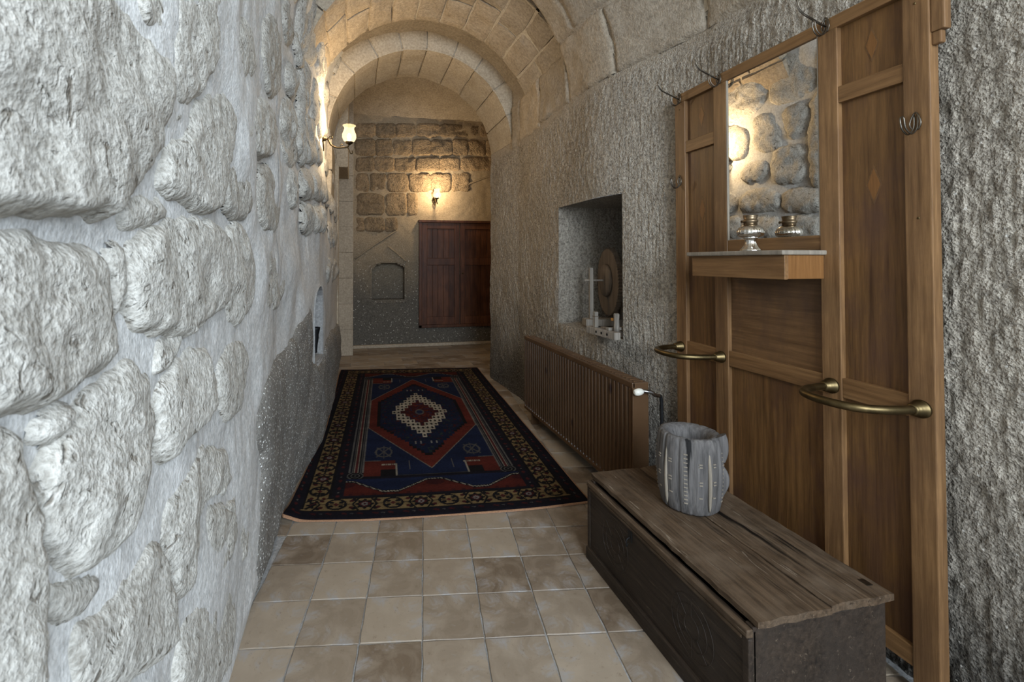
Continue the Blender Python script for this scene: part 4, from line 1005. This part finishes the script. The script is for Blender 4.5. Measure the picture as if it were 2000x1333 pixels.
# ------------------------------------------------------------------ wooden tools in the wall recess
def spinning_wheel():
    r = empty('spinning_wheel', (1.58, 2.84, 0.800)); tag(r, 'toothed wooden disc wheel on its stand deep in the wall recess', 'wheel')
    box('base_block', (-0.07, -0.05, 0.0), (0.20, 0.05, 0.045), M['tool_wood'], r, 0.004)
    box('post', (-0.035, -0.016, 0.045), (-0.010, 0.016, 0.385), M['tool_wood'], r, 0.004)
    box('post', (0.165, -0.016, 0.045), (0.190, 0.016, 0.36), M['tool_wood'], r, 0.004)
    tube('axle', [(-0.065, 0, 0.30), (0.05, 0, 0.30), (0.20, 0, 0.30)], 0.006, M['tool_wood'], r, 10, 1)
    n = 64; bm = bmesh.new(); R0 = 0.215; A, B = [], []
    for k in range(n*2):
        a = math.pi*k/n; rad = R0+(0.012 if k % 2 else 0.0)
        A.append(bm.verts.new((0.085, rad*math.cos(a), 0.29+rad*math.sin(a)))); B.append(bm.verts.new((0.115, rad*math.cos(a), 0.29+rad*math.sin(a))))
    bm.faces.new(A); bm.faces.new(B)
    for k in range(2*n): bm.faces.new((A[k], A[(k+1) % (2*n)], B[(k+1) % (2*n)], B[k]))
    w = bm_obj('toothed_wheel', bm, M['gear_wood'], r)
    lathe('hub_disc', [(0.105, 0), (0.11, 0.006), (0.105, 0.022), (0.03, 0.026)], M['gear_wood'], w, 40, None, Matrix.Translation((0.085, 0, 0.30)) @ Matrix.Rotation(-math.pi/2, 4, 'Y'))
    r.rotation_euler = (0, 0, math.radians(-13))
spinning_wheel()
def peg_frame():
    r = empty('peg_frame', (1.445, 2.47, 0.792), math.radians(3)); tag(r, 'small grey wooden frame with two upright pegs on the recess sill', 'wooden tool')
    b = box('base_bar', (-0.045, -0.150, 0.0), (-0.005, 0.140, 0.042), M['tool_wood'], r, 0.005)
    for y in (-0.08, -0.025, 0.03):
        lathe('peg_hole', [(0.008, 0), (0.008, 0.001), (0.002, 0.0012)], M['iron'], b, 14, None, Matrix.Translation((-0.0448, y, 0.022)) @ Matrix.Rotation(-math.pi/2, 4, 'Y'))
    box('base_bar', (0.055, -0.150, 0.0), (0.085, 0.140, 0.035), M['tool_wood'], r, 0.005)
    box('cross_bar', (-0.03, -0.075, 0.042), (0.07, -0.045, 0.058), M['tool_wood'], r, 0.003)
    p = box('peg', (-0.035, 0.055, 0.042), (-0.012, 0.082, 0.135), M['tool_wood'], r, 0.004)
    box('peg_groove', (-0.0358, 0.054, 0.105), (-0.011, 0.083, 0.110), M['gear_wood'], p, 0.0)
    p = lathe('peg', [(0.016, 0.042), (0.0155, 0.07), (0.014, 0.10), (0.016, 0.135), (0.013, 0.142)], M['tool_wood'], r, 20, None, Matrix.Translation((0.0, -0.105, 0)))
    box('wedge', (-0.012, -0.09, 0.098), (0.004, -0.068, 0.114), M['ochre'], r, 0.002)
peg_frame()
# ------------------------------------------------------------------ black vessel in the left recess
lo = lathe('black_vase', [(0.016, 0), (0.017, 0.004), (0.015, 0.01), (0.019, 0.06), (0.026, 0.105), (0.025, 0.125), (0.034, 0.165), (0.036, 0.178), (0.032, 0.179), (0.022, 0.13), (0.01, 0.12)], M['iron'], None, 28)
lo.location = (-0.262, 3.405, 0.583); tag(lo, 'slender black flared vase inside the narrow arched recess', 'vase')
# ------------------------------------------------------------------ cupboard in the far wall
def cupboard():
    r = empty('wall_cupboard', (0.925, YB-0.03, 0.27)); tag(r, 'dark stained pine cupboard with two plank doors under the far lamp', 'cupboard')
    Wd, Hh = 1.20, 1.55; m = M['pine_dark']
    for lo, hi in (((0, -0.03, 0), (0.04, 0.03, Hh)), ((Wd-0.04, -0.03, 0), (Wd, 0.03, Hh)), ((0, -0.03, 0), (Wd, 0.03, 0.04)), ((-0.01, -0.04, Hh-0.035), (Wd+0.01, 0.03, Hh))):
        box('frame_member', lo, hi, m, r, 0.004)
    dw = (Wd-0.08-0.012)/2
    for k in range(2):
        x0 = 0.04+k*(dw+0.012)
        d = box('door_back', (x0, 0.0, 0.042), (x0+dw, 0.012, Hh-0.037), m, r, 0.0); d.name = 'door'
        for lo, hi in (((x0, -0.024, 0.042), (x0+0.075, 0, Hh-0.037)), ((x0+dw-0.075, -0.024, 0.042), (x0+dw, 0, Hh-0.037)), ((x0+0.075, -0.022, 0.042), (x0+dw-0.075, 0, 0.15)),
                       ((x0+0.075, -0.022, 0.90), (x0+dw-0.075, 0, 1.00)), ((x0+0.075, -0.022, Hh-0.125), (x0+dw-0.075, 0, Hh-0.037))):
            box('door_member', lo, hi, m, d, 0.004)
        pw = (dw-0.15)/5
        for (za, zb) in ((0.15, 0.90), (1.00, Hh-0.125)):
            for q in range(5): box('plank', (x0+0.075+q*pw+0.001, -0.012, za), (x0+0.075+(q+1)*pw-0.001, 0.0, zb), m, d, 0.004)
        if k == 1: lathe('knob', [(0.006, 0), (0.006, 0.012), (0.012, 0.018), (0.011, 0.026), (0.004, 0.029)], M['bronze'], d, 14, None, Matrix.Translation((x0+0.03, -0.024, 0.78)) @ Matrix.Rotation(math.pi/2, 4, 'X'))
cupboard()
# ------------------------------------------------------------------ wall lamps
def sconce(label, loc, rz, power):
    """local -y points out of the wall"""
    r = empty('wall_lamp', loc, rz); tag(r, label, 'wall lamp')
    bm = bmesh.new()
    lathe_bm(bm, [(0.032, 0), (0.032, 0.006), (0.022, 0.012), (0.018, 0.026), (0.008, 0.034)], 20, None, Matrix.Rotation(math.pi/2, 4, 'X'))
    bp = bm_obj('back_plate', bm, M['bronze'], r)
    bm = bmesh.new()
    for s in (-1, 1):                                   # cast scrolls above and below the plate
        tube_bm(bm, [(0, -0.006, 0.02), (s*0.020, -0.008, 0.055), (s*0.030, -0.008, 0.085), (s*0.016, -0.010, 0.105), (s*0.006, -0.010, 0.088), (s*0.014, -0.012, 0.078)], 0.0045, 6, 5)
        tube_bm(bm, [(0, -0.006, 0.07), (s*0.014, -0.008, 0.115), (s*0.010, -0.010, 0.145), (0, -0.010, 0.158)], 0.004, 6, 5)
        tube_bm(bm, [(0, -0.006, -0.02), (s*0.020, -0.008, -0.045), (s*0.014, -0.010, -0.070), (0, -0.010, -0.095)], 0.0045, 6, 5)
    bm_obj('scroll_work', bm, M['bronze'], bp)
    tube('arm', [(0, -0.03, 0.0), (0, -0.045, -0.010), (0, -0.065, -0.045), (0, -0.105, -0.062), (0, -0.150, -0.058), (0, -0.185, -0.052), (0, -0.20, -0.030)], lambda t: 0.0075-0.0015*t, M['bronze'], r, 10)
    bm = bmesh.new()
    tube_bm(bm, [(0, -0.04, -0.002), (0, -0.055, 0.018), (0, -0.072, 0.018), (0, -0.070, 0.004), (0, -0.060, 0.004)], 0.0035, 6, 5)
    tube_bm(bm, [(0, -0.185, -0.05), (0, -0.200, -0.075), (0, -0.212, -0.100), (0, -0.226, -0.092), (0, -0.222, -0.076)], 0.0045, 6, 5)
    tube_bm(bm, [(0, -0.13, -0.06), (0, -0.14, -0.035), (0, -0.152, -0.040)], 0.003, 6, 4)
    bm_obj('arm_scrolls', bm, M['bronze'], r)
    T = Matrix.Translation((0, -0.20, -0.03))
    lathe('cup', [(0.006, -0.006), (0.012, 0.0), (0.026, 0.006), (0.032, 0.018), (0.028, 0.022), (0.012, 0.010)], M['bronze'], r, 24, None, T)
    sh = lathe('glass_shade', [(0.026, 0.016), (0.043, 0.030), (0.053, 0.054), (0.052, 0.078), (0.042, 0.104), (0.036, 0.122), (0.040, 0.136), (0.050, 0.146)], M['shade'], r, 48, lambda a, z, i: 1+(0.05*math.cos(12*a) if i > 6 else 0.012*math.cos(12*a)), T, False)
    sh['label'] = 'lit frosted glass tulip shade'
    lathe('bulb', [(0.006, 0.02), (0.010, 0.03), (0.016, 0.055), (0.012, 0.075), (0.003, 0.085)], M['bulb'], r, 16, None, T)
    d = bpy.data.lights.new('lamp_light', 'POINT'); d.energy = power; d.color = (1.0, 0.75, 0.46); d.shadow_soft_size = 0.03
    lo_ = bpy.data.objects.new('lamp_light', d); COL.objects.link(lo_); lo_.parent = r; lo_.location = (0, -0.20, 0.09)
    return r
sconce('bronze wall lamp with tulip shade jutting from the rubble wall before the arch', (-0.232, 3.60, 2.155), math.radians(90+8), 36)
sconce('bronze wall lamp with tulip shade on the far wall above the cupboard', (1.152, YB-0.035, 2.13), 0.0, 34)
